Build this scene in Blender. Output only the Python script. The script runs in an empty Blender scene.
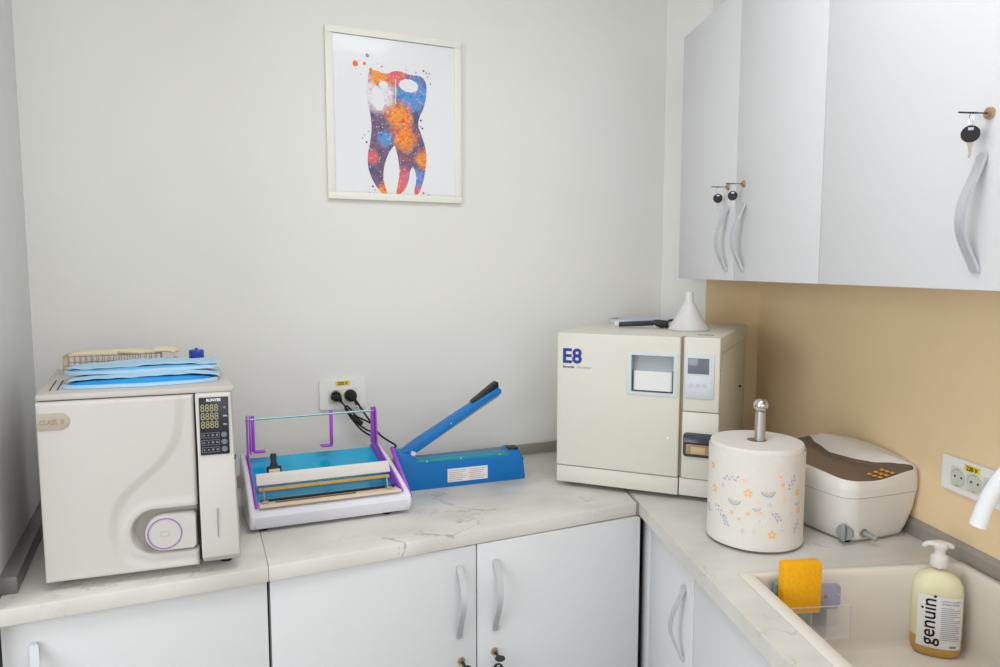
import bpy, bmesh, math, random
from mathutils import Vector, Matrix
random.seed(7)
sc = bpy.context.scene
COL = sc.collection
PI = math.pi
R = math.radians

# ------------------------------------------------------------------ camera, world, light, exposure
cam_d = bpy.data.cameras.new('camera'); cam = bpy.data.objects.new('camera', cam_d); COL.objects.link(cam)
cam_d.sensor_width = 36.0; cam_d.lens = 25.2; cam_d.clip_start = 0.02
cam.location = (0, 0, 1.53)
cam.rotation_euler = (R(90 - 5.3457), 0, R(66.6683 - 90))
sc.camera = cam
w = bpy.data.worlds.new('world'); sc.world = w; w.use_nodes = True
w.node_tree.nodes['Background'].inputs['Color'].default_value = (0.86, 0.93, 1.0, 1)
w.node_tree.nodes['Background'].inputs['Strength'].default_value = 1.0
sc.view_settings.view_transform = 'Standard'
sc.view_settings.look = 'None'
sc.view_settings.gamma = 1.0
sc.view_settings.use_curve_mapping = False
sc.view_settings.exposure = -0.90

def area(name, loc, target, sx, sy, power, color):
    d = bpy.data.lights.new(name, 'AREA'); d.shape = 'RECTANGLE'; d.size = sx; d.size_y = sy
    d.energy = power; d.color = color
    o = bpy.data.objects.new(name, d); COL.objects.link(o); o.location = loc
    o.rotation_euler = (Vector(target) - Vector(loc)).to_track_quat('-Z', 'Y').to_euler()
    return o
area('window_light_front', (0.20, -1.93, 1.75), (0.20, 0, 1.85), 2.2, 1.4, 36, (0.90, 0.95, 1.0))
area('window_light_side', (-2.42, -0.1, 1.6), (0, 0.05, 1.45), 2.0, 1.4, 90, (0.90, 0.95, 1.0))
area('ceiling_fill_light', (0.35, 0.75, 2.65), (0.35, 0.75, 0), 1.2, 0.6, 25, (0.94, 0.96, 1.0))  # overhead fill added to even out the brightness

# ------------------------------------------------------------------ materials
def srgb(r, g, b):
    f = lambda c: (c / 255 / 12.92) if c / 255 <= 0.04045 else ((c / 255 + 0.055) / 1.055) ** 2.4
    return (f(r), f(g), f(b), 1)
MATS = {}
def mat(name, rgb, rough=0.5, metal=0.0, trans=0.0, alpha=1.0, noise=0.0, nscale=30, bump=0.0, bscale=200, ior=1.45, coat=0.0):
    if name in MATS: return MATS[name]
    m = bpy.data.materials.new(name); m.use_nodes = True; nt = m.node_tree; b = nt.nodes['Principled BSDF']
    c = srgb(*rgb)
    b.inputs['Base Color'].default_value = c
    b.inputs['Roughness'].default_value = rough; b.inputs['Metallic'].default_value = metal
    b.inputs['Transmission Weight'].default_value = trans; b.inputs['Alpha'].default_value = alpha
    b.inputs['IOR'].default_value = ior; b.inputs['Coat Weight'].default_value = coat
    tc = nt.nodes.new('ShaderNodeTexCoord')
    if noise > 0:
        n = nt.nodes.new('ShaderNodeTexNoise'); n.inputs['Scale'].default_value = nscale; n.inputs['Detail'].default_value = 4
        nt.links.new(tc.outputs['Object'], n.inputs['Vector'])
        r = nt.nodes.new('ShaderNodeValToRGB')
        r.color_ramp.elements[0].position = 0.3; r.color_ramp.elements[1].position = 0.7
        r.color_ramp.elements[0].color = tuple(x * (1 - noise) for x in c[:3]) + (1,)
        r.color_ramp.elements[1].color = tuple(min(1, x * (1 + noise)) for x in c[:3]) + (1,)
        nt.links.new(n.outputs['Fac'], r.inputs['Fac']); nt.links.new(r.outputs['Color'], b.inputs['Base Color'])
    if bump > 0:
        n2 = nt.nodes.new('ShaderNodeTexNoise'); n2.inputs['Scale'].default_value = bscale; n2.inputs['Detail'].default_value = 3
        nt.links.new(tc.outputs['Object'], n2.inputs['Vector'])
        bp = nt.nodes.new('ShaderNodeBump'); bp.inputs['Strength'].default_value = bump; bp.inputs['Distance'].default_value = 0.002
        nt.links.new(n2.outputs['Fac'], bp.inputs['Height']); nt.links.new(bp.outputs['Normal'], b.inputs['Normal'])
    MATS[name] = m
    return m
wall_m = mat('wall_paint', (234, 232, 227), 0.9, noise=0.01, nscale=3, bump=0.08, bscale=90)
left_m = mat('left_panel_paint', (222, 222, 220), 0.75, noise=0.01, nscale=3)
ceil_m = mat('ceiling_paint', (238, 237, 233), 0.9, noise=0.01)
floor_m = mat('floor_vinyl', (178, 172, 162), 0.5, noise=0.06, nscale=6)
beige_m = mat('beige_panel', (242, 215, 174), 0.6, noise=0.015, nscale=4)
cab_m = mat('white_laminate', (218, 218, 219), 0.5, noise=0.006, nscale=5)
gap_m = mat('cabinet_carcass', (120, 118, 118), 0.7, noise=0.02)
edge_m = mat('grey_edging', (150, 148, 145), 0.4, noise=0.01)
alu_m = mat('brushed_aluminium', (176, 172, 166), 0.42, 0.75, noise=0.03, nscale=60)
strip_m = mat('grey_upstand', (168, 162, 153), 0.45, 0.3, noise=0.02, nscale=50)
satin_m = mat('satin_nickel', (206, 209, 212), 0.38, 0.55, noise=0.02)
steel_m = mat('polished_steel', (215, 212, 208), 0.16, 1.0, noise=0.01)
brass_m = mat('worn_brass', (186, 160, 132), 0.35, 0.7, noise=0.08)
black_m = mat('black_plastic', (28, 27, 29), 0.4, noise=0.05)
rubber_m = mat('black_rubber', (22, 22, 24), 0.6, noise=0.05)
key_m = mat('key_blade_metal', (190, 176, 160), 0.35, 0.8, noise=0.03)
cream_m = mat('cream_plastic', (214, 211, 198), 0.45, noise=0.006)
acw_m = mat('warm_white_plastic', (204, 199, 194), 0.38, noise=0.006)
acd_m = mat('warm_white_shell', (196, 189, 183), 0.45, noise=0.01)
dark_m = mat('dark_recess', (60, 55, 52), 0.8, noise=0.03)
whitep_m = mat('white_plastic', (226, 222, 216), 0.35, noise=0.006)
shell_m = mat('cool_white_shell', (226, 225, 232), 0.3, noise=0.006)
purple_m = mat('purple_acrylic', (166, 70, 206), 0.3, noise=0.03)
ring_m = mat('purple_ring', (150, 100, 190), 0.35, noise=0.02)
blue_m = mat('blue_enamel', (6, 116, 192), 0.35, noise=0.03, nscale=20)
bluefilm_m = mat('blue_film', (10, 166, 208), 0.22, noise=0.10, nscale=14, coat=0.4)
teal_m = mat('teal_sheet', (26, 150, 170), 0.3, noise=0.04)
gold_m = mat('ochre_strip', (206, 158, 70), 0.45, noise=0.06)
wood_m = mat('cream_pad', (226, 208, 186), 0.5, noise=0.04, nscale=18)
brown_m = mat('brown_inlay', (120, 88, 52), 0.5, noise=0.15, nscale=40)
yellow_m = mat('yellow_sticker', (236, 208, 40), 0.5, noise=0.02)
navy_m = mat('navy_ink', (26, 46, 140), 0.5, noise=0.02)
ink_m = mat('dark_ink', (52, 34, 50), 0.6, noise=0.02)
grayink_m = mat('grey_ink', (150, 148, 152), 0.6, noise=0.02)
greyp_m = mat('grey_plastic', (142, 146, 146), 0.45, noise=0.03)
plate_m = mat('pale_grey_frame', (203, 209, 212), 0.4, noise=0.01)
recess_m = mat('grey_recess', (172, 178, 180), 0.5, noise=0.02)
screen_m = mat('lcd_glass', (112, 116, 128), 0.12, noise=0.05, nscale=20)
taupe_m = mat('taupe_badge', (178, 167, 152), 0.4, noise=0.03)
tink_m = mat('taupe_ink', (160, 146, 124), 0.5, noise=0.02)
panelblk_m = mat('display_black', (42, 42, 50), 0.25, noise=0.03)
digit_m = mat('unlit_digit', (160, 152, 118), 0.4, noise=0.02)
umbr_m = mat('umber_panel', (112, 94, 80), 0.3, noise=0.03)
orange_m = mat('amber_button', (226, 170, 50), 0.4, noise=0.03)
paper_m = mat('tissue_paper', (226, 221, 213), 0.95, noise=0.01, bump=0.5, bscale=350)
sink_m = mat('sink_composite', (224, 216, 204), 0.35, noise=0.008)
print_m = mat('poster_paper', (236, 236, 238), 0.25, noise=0.003, coat=0.3)
frame_m = mat('ivory_frame', (240, 238, 226), 0.4, noise=0.01)
sponge_m = mat('yellow_sponge', (250, 178, 12), 0.95, noise=0.10, nscale=220, bump=0.9, bscale=420)
scour_m = mat('green_scourer', (128, 150, 138), 0.95, noise=0.22, nscale=160, bump=0.9, bscale=300)
clear_m = mat('clear_acrylic', (240, 242, 246), 0.06, trans=0.0, alpha=0.08, noise=0.0, ior=1.3)
lav_m = mat('lavender_pad', (186, 184, 214), 0.35, alpha=0.75, noise=0.05)
soapb_m = mat('bottle_plastic', (244, 242, 232), 0.2, trans=0.0, alpha=0.10, noise=0.01, nscale=10, ior=1.3)
amber_m = mat('amber_liquid', (212, 158, 0), 0.3, noise=0.10, nscale=25)
pale_m = mat('pale_soap_film', (234, 228, 186), 0.4, noise=0.05, nscale=14)
label_m = mat('white_label', (234, 232, 234), 0.45, noise=0.01)
glove_m = mat('latex_cream', (226, 212, 178), 0.6, noise=0.04)
copper_m = mat('copper_wire', (206, 176, 148), 0.35, 0.7, noise=0.08)
paleb_m = mat('pale_blue_nonwoven', (176, 210, 232), 0.8, noise=0.05, nscale=18, bump=0.3, bscale=260)
midb_m = mat('blue_nonwoven', (28, 150, 218), 0.7, noise=0.10, nscale=18)
cap_m = mat('royal_blue_plastic', (44, 74, 178), 0.3, noise=0.30, nscale=60)
tooth_m = None

def marble():
    m = bpy.data.materials.new('marble_laminate'); m.use_nodes = True; nt = m.node_tree; b = nt.nodes['Principled BSDF']
    L = nt.links.new
    tc = nt.nodes.new('ShaderNodeTexCoord')
    mp = nt.nodes.new('ShaderNodeMapping'); mp.inputs['Rotation'].default_value = (0, 0, R(22)); mp.inputs['Scale'].default_value = (1.0, 1.7, 1.0)
    L(tc.outputs['Object'], mp.inputs['Vector'])
    def vein(scale, width, seed, thr):
        n = nt.nodes.new('ShaderNodeTexNoise'); n.noise_dimensions = '4D'; n.inputs['W'].default_value = seed
        n.inputs['Scale'].default_value = scale; n.inputs['Detail'].default_value = 6; n.inputs['Roughness'].default_value = 0.55
        n.inputs['Distortion'].default_value = 0.7
        L(mp.outputs['Vector'], n.inputs['Vector'])
        s = nt.nodes.new('ShaderNodeMath'); s.operation = 'SUBTRACT'; s.inputs[1].default_value = 0.5; L(n.outputs['Fac'], s.inputs[0])
        a = nt.nodes.new('ShaderNodeMath'); a.operation = 'ABSOLUTE'; L(s.outputs[0], a.inputs[0])
        mr = nt.nodes.new('ShaderNodeMapRange'); mr.inputs['From Min'].default_value = 0; mr.inputs['From Max'].default_value = width
        mr.inputs['To Min'].default_value = 1; mr.inputs['To Max'].default_value = 0; L(a.outputs[0], mr.inputs['Value'])
        k = nt.nodes.new('ShaderNodeTexNoise'); k.noise_dimensions = '4D'; k.inputs['W'].default_value = seed + 9; k.inputs['Scale'].default_value = 3.2
        L(mp.outputs['Vector'], k.inputs['Vector'])
        kr = nt.nodes.new('ShaderNodeMapRange'); kr.inputs['From Min'].default_value = thr + 0.02; kr.inputs['From Max'].default_value = thr + 0.12; L(k.outputs['Fac'], kr.inputs['Value'])
        mu = nt.nodes.new('ShaderNodeMath'); mu.operation = 'MULTIPLY'; L(mr.outputs[0], mu.inputs[0]); L(kr.outputs[0], mu.inputs[1])
        return mu
    v1 = vein(2.6, 0.010, 2.6, 0.50); v2 = vein(5.5, 0.012, 4.1, 0.54)
    mx = nt.nodes.new('ShaderNodeMath'); mx.operation = 'MAXIMUM'; L(v1.outputs[0], mx.inputs[0])
    h = nt.nodes.new('ShaderNodeMath'); h.operation = 'MULTIPLY'; h.inputs[1].default_value = 0.55; L(v2.outputs[0], h.inputs[0]); L(h.outputs[0], mx.inputs[1])
    cl = nt.nodes.new('ShaderNodeTexNoise'); cl.inputs['Scale'].default_value = 4; cl.inputs['Detail'].default_value = 4; L(mp.outputs['Vector'], cl.inputs['Vector'])
    cr = nt.nodes.new('ShaderNodeValToRGB'); cr.color_ramp.elements[0].color = srgb(200, 196, 188); cr.color_ramp.elements[1].color = srgb(221, 218, 211)
    cr.color_ramp.elements[0].position = 0.3; cr.color_ramp.elements[1].position = 0.6; L(cl.outputs['Fac'], cr.inputs['Fac'])
    mi = nt.nodes.new('ShaderNodeMix'); mi.data_type = 'RGBA'; L(mx.outputs[0], mi.inputs[0]); L(cr.outputs['Color'], mi.inputs[6]); mi.inputs[7].default_value = srgb(166, 157, 149)
    L(mi.outputs[2], b.inputs['Base Color']); b.inputs['Roughness'].default_value = 0.38
    return m
marble_m = marble()

def tooth_mat():
    m = bpy.data.materials.new('watercolour_ink'); m.use_nodes = True; nt = m.node_tree; b = nt.nodes['Principled BSDF']; L = nt.links.new
    tc = nt.nodes.new('ShaderNodeTexCoord')
    sep = nt.nodes.new('ShaderNodeSeparateXYZ'); L(tc.outputs['Object'], sep.inputs[0])
    def noise(scale, w_, det=3):
        n = nt.nodes.new('ShaderNodeTexNoise'); n.noise_dimensions = '4D'; n.inputs['W'].default_value = w_; n.inputs['Scale'].default_value = scale
        n.inputs['Detail'].default_value = det; L(tc.outputs['Object'], n.inputs['Vector']); return n.outputs['Fac']
    def ramp(fac, stops):
        r = nt.nodes.new('ShaderNodeValToRGB'); e = r.color_ramp.elements
        e[0].position = stops[0][0]; e[0].color = srgb(*stops[0][1]); e[1].position = stops[1][0]; e[1].color = srgb(*stops[1][1])
        for p, c in stops[2:]:
            q = e.new(p); q.color = srgb(*c)
        L(fac, r.inputs['Fac']); return r.outputs['Color']
    def mix(f, a, c):
        x = nt.nodes.new('ShaderNodeMix'); x.data_type = 'RGBA'; L(f, x.inputs[0]); L(a, x.inputs[6]); L(c, x.inputs[7]); return x.outputs[2]
    def blob(cx, cz, rad, soft, nz=0.0, w_=0):
        v = nt.nodes.new('ShaderNodeVectorMath'); v.operation = 'DISTANCE'; L(tc.outputs['Object'], v.inputs[0]); v.inputs[1].default_value = (cx, 0, cz)
        out = v.outputs['Value']
        if nz:
            q = nt.nodes.new('ShaderNodeMath'); q.operation = 'MULTIPLY_ADD'; L(noise(45, w_, 4), q.inputs[0]); q.inputs[1].default_value = nz; L(out, q.inputs[2]); out = q.outputs[0]
        mr = nt.nodes.new('ShaderNodeMapRange'); mr.inputs['From Min'].default_value = rad - soft + nz * .5; mr.inputs['From Max'].default_value = rad + soft + nz * .5
        mr.inputs['To Min'].default_value = 1; mr.inputs['To Max'].default_value = 0; L(out, mr.inputs['Value']); return mr.outputs[0]
    base = ramp(noise(26, 0), [(0.30, (70, 84, 150)), (0.42, (88, 80, 98)), (0.50, (126, 96, 134)), (0.58, (96, 84, 108)), (0.72, (176, 98, 118))])
    warm = ramp(noise(70, 2), [(0.32, (236, 60, 80)), (0.44, (246, 120, 40)), (0.53, (250, 168, 40)), (0.66, (214, 110, 90))])
    cool = ramp(noise(60, 5), [(0.32, (30, 110, 190)), (0.45, (70, 160, 215)), (0.55, (110, 130, 200)), (0.68, (180, 170, 220))])
    rose = ramp(noise(60, 7), [(0.35, (240, 90, 80)), (0.5, (222, 100, 130)), (0.65, (250, 140, 70))])
    pale = ramp(noise(60, 8), [(0.35, (210, 196, 220)), (0.5, (238, 232, 238)), (0.65, (226, 170, 190))])
    c = base
    # positions relative to the tooth's own centre
    c = mix(blob(0.055, 0.135, 0.050, 0.012, 0.05, 11), c, cool)
    c = mix(blob(-0.055, 0.125, 0.050, 0.015, 0.05, 12), c, pale)
    c = mix(blob(-0.045, 0.178, 0.035, 0.010, 0.04, 13), c, warm)
    c = mix(blob(0.005, 0.185, 0.030, 0.010, 0.04, 14), c, rose)
    c = mix(blob(0.012, 0.062, 0.040, 0.014, 0.07, 15), c, warm)
    c = mix(blob(0.026, 0.000, 0.034, 0.012, 0.06, 16), c, warm)
    c = mix(blob(-0.035, -0.005, 0.022, 0.008, 0.03, 17), c, cool)
    c = mix(blob(0.020, -0.150, 0.060, 0.015, 0.05, 18), c, rose)
    c = mix(blob(0.060, -0.120, 0.028, 0.010, 0.04, 19), c, cool)
    c = mix(blob(0.090, -0.060, 0.030, 0.010, 0.04, 20), c, warm)
    c = mix(blob(0.085, -0.170, 0.030, 0.010, 0.04, 21), c, rose)
    c = mix(blob(-0.075, -0.060, 0.018, 0.008, 0.03, 22), c, rose)
    c = mix(blob(-0.035, -0.170, 0.030, 0.012, 0.04, 23), c, warm)
    vo = nt.nodes.new('ShaderNodeTexVoronoi'); vo.inputs['Scale'].default_value = 90; L(tc.outputs['Object'], vo.inputs['Vector'])
    mr = nt.nodes.new('ShaderNodeMapRange'); mr.inputs['From Min'].default_value = 0.12; mr.inputs['From Max'].default_value = 0.2; mr.inputs['To Min'].default_value = 0.75; mr.inputs['To Max'].default_value = 0
    L(vo.outputs['Distance'], mr.inputs['Value'])
    wh = nt.nodes.new('ShaderNodeRGB'); wh.outputs[0].default_value = srgb(245, 225, 225)
    c = mix(mr.outputs[0], c, wh.outputs[0])
    L(c, b.inputs['Base Color']); b.inputs['Roughness'].default_value = 0.3
    return m
tooth_m = tooth_mat()

# ------------------------------------------------------------------ helpers
class MB:
    def __init__(s): s.bm = bmesh.new()
    def _new(s, n0, M, mi):
        s.bm.verts.ensure_lookup_table(); s.bm.faces.ensure_lookup_table()
    def add(s, verts, faces, M=None, mi=0):
        vs = [s.bm.verts.new((M @ Vector(v)) if M else Vector(v)) for v in verts]
        for f in faces:
            try:
                fc = s.bm.faces.new([vs[i] for i in f]); fc.material_index = mi
            except ValueError: pass
        return s
    def box(s, x0, x1, y0, y1, z0, z1, bev=0.0, seg=2, M=None, mi=0):
        t = bmesh.new()
        vs = [t.verts.new(p) for p in ((x0,y0,z0),(x1,y0,z0),(x1,y1,z0),(x0,y1,z0),(x0,y0,z1),(x1,y0,z1),(x1,y1,z1),(x0,y1,z1))]
        for f in ((3,2,1,0),(4,5,6,7),(0,1,5,4),(1,2,6,5),(2,3,7,6),(3,0,4,7)): t.faces.new([vs[i] for i in f])
        if bev > 0: bmesh.ops.bevel(t, geom=list(t.edges), offset=bev, segments=seg, profile=0.5, affect='EDGES', clamp_overlap=True)
        return s.merge(t, M, mi)
    def merge(s, t, M=None, mi=None):
        t.verts.index_update()
        mp = [s.bm.verts.new((M @ v.co) if M else v.co) for v in t.verts]
        for f in t.faces:
            try:
                nf = s.bm.faces.new([mp[v.index] for v in f.verts]); nf.material_index = f.material_index if mi is None else mi
            except ValueError: pass
        t.free(); return s
    def prism(s, pts, a, b, axis='z', bev=0.0, M=None, mi=0):
        """polygon pts (2-D) extruded from a to b along axis (x: pts=(y,z); y: pts=(x,z); z: pts=(x,y))"""
        t = bmesh.new()
        def P(p, h):
            return {'z': (p[0], p[1], h), 'y': (p[0], h, p[1]), 'x': (h, p[0], p[1])}[axis]
        n = len(pts)
        A = [t.verts.new(P(p, a)) for p in pts]; B = [t.verts.new(P(p, b)) for p in pts]
        t.faces.new(A[::-1]); t.faces.new(B)
        for i in range(n): t.faces.new((A[i], A[(i+1)%n], B[(i+1)%n], B[i]))
        bmesh.ops.recalc_face_normals(t, faces=t.faces)
        if bev > 0:
            es = [e for e in t.edges if len(e.link_faces) == 2 and e.calc_face_angle(0) > 0.5]
            bmesh.ops.bevel(t, geom=es, offset=bev, segments=2, profile=0.5, affect='EDGES', clamp_overlap=True)
        return s.merge(t, M, mi)
    def loft(s, loops, cap0=True, cap1=True, M=None, mi=0, closed=True):
        n = len(loops[0]); base = []
        for lp in loops: base.append([s.bm.verts.new((M @ Vector(p)) if M else Vector(p)) for p in lp])
        for k in range(len(loops)-1):
            for i in range(n if closed else n-1):
                j = (i+1) % n
                try:
                    f = s.bm.faces.new((base[k][i], base[k][j], base[k+1][j], base[k+1][i])); f.material_index = mi
                except ValueError: pass
        if cap0:
            f = s.bm.faces.new(base[0][::-1]); f.material_index = mi
        if cap1:
            f = s.bm.faces.new(base[-1]); f.material_index = mi
        return s
    def lathe(s, prof, n=40, c=(0,0,0), M=None, mi=0, caps=True):
        loops = []
        for r, z in prof:
            loops.append([(c[0]+max(r,1e-5)*math.cos(2*PI*i/n), c[1]+max(r,1e-5)*math.sin(2*PI*i/n), c[2]+z) for i in range(n)])
        return s.loft(loops, caps, caps, M, mi)
    def tube(s, pts, r, n=10, M=None, mi=0, smooth=0):
        P = [Vector(p) for p in pts]
        for _ in range(smooth):
            Q = [P[0]]
            for a, b in zip(P, P[1:]): Q += [a.lerp(b, .25), a.lerp(b, .75)]
            Q.append(P[-1]); P = Q
        rr = r if callable(r) else (lambda t: r)
        loops = []; up = None
        for i, p in enumerate(P):
            d = (P[min(i+1, len(P)-1)] - P[max(i-1, 0)]).normalized()
            if up is None: up = d.orthogonal().normalized()
            up = (up - d * up.dot(d)).normalized(); sd = d.cross(up)
            q = rr(i / (len(P)-1))
            loops.append([tuple(p + up*(q*math.cos(2*PI*k/n)) + sd*(q*math.sin(2*PI*k/n))) for k in range(n)])
        return s.loft(loops, True, True, M, mi)
    def ribbon(s, pts, wvec, nvec, w, t, M=None, mi=0):
        """rectangular bar swept along pts; wvec width direction, nvec thickness direction (functions or vectors)"""
        loops = []
        for i, p in enumerate(pts):
            p = Vector(p); a = Vector(wvec) * (w/2); b = Vector(nvec(i) if callable(nvec) else nvec) * (t/2)
            loops.append([tuple(p-a-b), tuple(p+a-b), tuple(p+a+b), tuple(p-a+b)])
        return s.loft(loops, True, True, M, mi)
    def build(s, name, m, parent=None, loc=None, rotz=0, smooth=35):
        me = bpy.data.meshes.new(name)
        bmesh.ops.remove_doubles(s.bm, verts=s.bm.verts, dist=1e-6)
        bmesh.ops.recalc_face_normals(s.bm, faces=s.bm.faces)
        s.bm.to_mesh(me); s.bm.free()
        for x in (m if isinstance(m, (list, tuple)) else [m]): me.materials.append(x)
        if smooth:
            me.polygons.foreach_set('use_smooth', [True]*len(me.polygons))
            me.set_sharp_from_angle(angle=R(smooth))
        o = bpy.data.objects.new(name, me); COL.objects.link(o)
        if parent is not None: o.parent = parent
        if loc is not None: o.location = loc; o.rotation_euler = (0, 0, rotz)
        return o
def rrect(x0, x1, y0, y1, r, seg=6):
    out = []
    for cx, cy, a0 in ((x1-r, y0+r, -PI/2), (x1-r, y1-r, 0), (x0+r, y1-r, PI/2), (x0+r, y0+r, PI)):
        for i in range(seg+1):
            a = a0 + PI/2*i/seg; out.append((cx+r*math.cos(a), cy+r*math.sin(a)))
    return out
def thing(name, label, cat, loc=(0,0,0), rotz=0, group=None):
    o = bpy.data.objects.new(name, None); COL.objects.link(o); o.empty_display_size = 0.05
    o.location = loc; o.rotation_euler = (0, 0, rotz); tag(o, label, cat, group); return o
def tag(o, label, cat, group=None, kind=None):
    o['label'] = label; o['category'] = cat
    if group: o['group'] = group
    if kind: o['kind'] = kind
    return o
def struct(o): o['kind'] = 'structure'; return o
def text(name, body, size, m, parent, M, extrude=0.0003, bold=0.0, align='LEFT', sx=1.0):
    """flat lettering in local XY, placed by matrix M (local x = reading direction, z = outward)"""
    cu = bpy.data.curves.new(name, 'FONT'); cu.body = body; cu.size = size; cu.extrude = extrude; cu.offset = bold; cu.align_x = align
    cu.resolution_u = 3
    o = bpy.data.objects.new(name, cu); COL.objects.link(o)
    bpy.context.view_layer.update()
    me = bpy.data.meshes.new_from_object(o.evaluated_get(bpy.context.evaluated_depsgraph_get()))
    bpy.data.objects.remove(o)
    me.transform(M @ Matrix.Diagonal((sx, 1, 1, 1))); me.materials.clear(); me.materials.append(m)
    r = bpy.data.objects.new(name, me); COL.objects.link(r); r.parent = parent
    return r
def front(x, y, z, tilt=0):
    """matrix: text standing on a face that looks along -y"""
    return Matrix.Translation((x, y, z)) @ Matrix.Rotation(R(90), 4, 'X') @ Matrix.Rotation(tilt, 4, 'Z')
def cyl_y(mb, x, z, y0, y1, r, n=28, mi=0, r1=None):
    r1 = r if r1 is None else r1
    mb.loft([[(x+q*math.cos(2*PI*i/n), y, z+q*math.sin(2*PI*i/n)) for i in range(n)] for y, q in ((y0, r), (y1, r1))], mi=mi)
    return mb
def dup(root, loc, rotz=None, label=None, group=None):
    r = root.copy(); COL.objects.link(r); r.location = loc
    if rotz is not None: r.rotation_euler = (0, 0, rotz)
    if label: r['label'] = label
    if group: r['group'] = group
    for ch in list(root.children):
        c = ch.copy(); COL.objects.link(c); c.parent = r
        for g in ch.children:
            d = g.copy(); COL.objects.link(d); d.parent = c
    return r

# right-hand wall frame: u runs away from the camera along the wall, o runs out of the wall into the room
AW = R(16.8); D2 = Vector((math.sin(AW), math.cos(AW), 0)); N2 = Vector((-math.cos(AW), math.sin(AW), 0)); W0 = Vector((1.53, 1.09, 0))
RW = -R(90 + 16.8)                       # rotation of things that face out of the right wall
def rp(u, o, z=0): return tuple(W0 + D2*u + N2*o + Vector((0, 0, z)))
def rq(u, o): p = W0 + D2*u + N2*o; return (p.x, p.y)
CT = 0.9; YB = 2.115; CEIL = 2.72

# ------------------------------------------------------------------ room
struct(MB().box(-2.7, 3.2, -2.1, 2.5, -0.1, 0).build('floor', floor_m))
struct(MB().box(-2.7, 3.2, -2.1, 2.5, CEIL, CEIL+0.1).build('ceiling', ceil_m))
struct(MB().box(-2.6, 1.9, YB, YB+0.12, 0, CEIL).build('wall_back', wall_m))
# left partition beside the worktop
struct(MB().prism([(-0.3935, YB), (-0.3705, 1.500), (-0.53, 1.500), (-0.53, YB)], 0, CEIL).build('wall_left', left_m))
# pillar in the back right corner
cx, cy = rq(0.81, -0.015); fx, fy = (1.5895, 1.9177)
struct(MB().prism([(1.5535, YB), (fx, fy), (cx, cy), (cx+0.02, YB)], 0, CEIL).build('trim_1', wall_m))
q = [rq(0.9, -0.015), rq(-2.2, -0.015), rq(-2.2, -0.14), rq(0.9, -0.14)]
struct(MB().prism(q, 0, CEIL).build('wall_right', wall_m))
# beige splashback sheets: on the right wall and on the pillar face
q = [rq(0.806, -0.0149), rq(-1.6, -0.0149), rq(-1.6, -0.009), rq(0.806, -0.009)]
struct(MB().prism(q, CT, 1.60).build('trim_2', beige_m))
dv = Vector((cx-fx, cy-fy, 0)).normalized(); nv = Vector((-dv.y, dv.x, 0))
if nv.y > 0: nv = -nv
a0 = Vector((fx, fy, 0)) + dv*0.002; a1 = Vector((cx, cy, 0)) - dv*0.006
q = [(a0+nv*0.0002), (a1+nv*0.0002), (a1+nv*0.006), (a0+nv*0.006)]
struct(MB().prism([(p.x, p.y) for p in q], CT, 1.60).build('trim_3', beige_m))
# outer left wall and front wall with window openings behind the camera
def wall_with_hole(name, axis, pos, th, a0, a1, h0, h1, z0, z1):
    mb = MB()
    def bx(u0, u1, w0, w1):
        if axis == 'x': mb.box(pos-th, pos, u0, u1, w0, w1)
        else: mb.box(u0, u1, pos-th, pos, w0, w1)
    bx(a0, h0, 0, CEIL); bx(h1, a1, 0, CEIL); bx(h0, h1, 0, z0); bx(h0, h1, z1, CEIL)
    return struct(mb.build(name, wall_m))
wall_with_hole('wall_outer', 'x', -2.5, 0.12, -2.1, 2.2, -1.1, 0.9, 0.85, 2.35)
wall_with_hole('wall_front', 'y', -2.0, 0.12, -2.6, 2.6, -0.95, 1.35, 1.0, 2.5)
def window(name, axis, pos, a0, a1, z0, z1):
    fr = MB(); f = 0.05
    def bx(mb, u0, u1, w0, w1, t0, t1):
        if axis == 'x': mb.box(pos-t1, pos-t0, u0, u1, w0, w1)
        else: mb.box(u0, u1, pos-t1, pos-t0, w0, w1)
    m_ = (a0+a1)/2
    for u0, u1, w0, w1 in ((a0, a0+f, z0, z1), (a1-f, a1, z0, z1), (a0+f, a1-f, z0, z0+f), (a0+f, a1-f, z1-f, z1), (m_-f/2, m_+f/2, z0+f, z1-f)):
        bx(fr, u0, u1, w0, w1, 0.03, 0.08)
    o = struct(fr.build(name, whitep_m))
    g = MB(); bx(g, a0+f, a1-f, z0+f, z1-f, 0.052, 0.058); g.build('pane', clear_m, o)
window('window_1', 'x', -2.5, -1.1, 0.9, 0.85, 2.35)
window('window_2', 'y', -2.0, -0.95, 1.35, 1.0, 2.5)

# ------------------------------------------------------------------ worktops, upstands
T = 0.034
def worktop(name, label, polys, bev=0.003):
    mb = MB()
    for p in polys: mb.prism(p, CT-T, CT, bev=bev)
    return tag(mb.build(name, marble_m), label, 'worktop')
worktop('worktop', 'marble-look worktop piece under the left white steriliser', [[(-0.368, 1.505), (0.1162, 1.507), (0.1162, YB-0.002), (-0.391, YB-0.002)]])
jx, jy = 1.2405, YB-0.002
worktop('worktop', 'marble-look worktop piece along the back wall under the sealers', [[(0.1164, 1.5075), (1.0650, 1.5384), (jx-0.001, jy), (0.1164, jy)]])
tag(MB().prism([(1.0655, 1.5382), (1.0720, 1.5383), (jx+0.0060, jy), (jx-0.0005, jy)], CT-T, CT+0.0006).build('joint_strip', edge_m), 'thin grey metal strip joining the two worktops at the inner corner', 'strip')
hu0, hu1, ho0, ho1 = -0.172, -0.706, 0.008, 0.490
def ru(pts): return [rq(*p) for p in pts]
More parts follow.
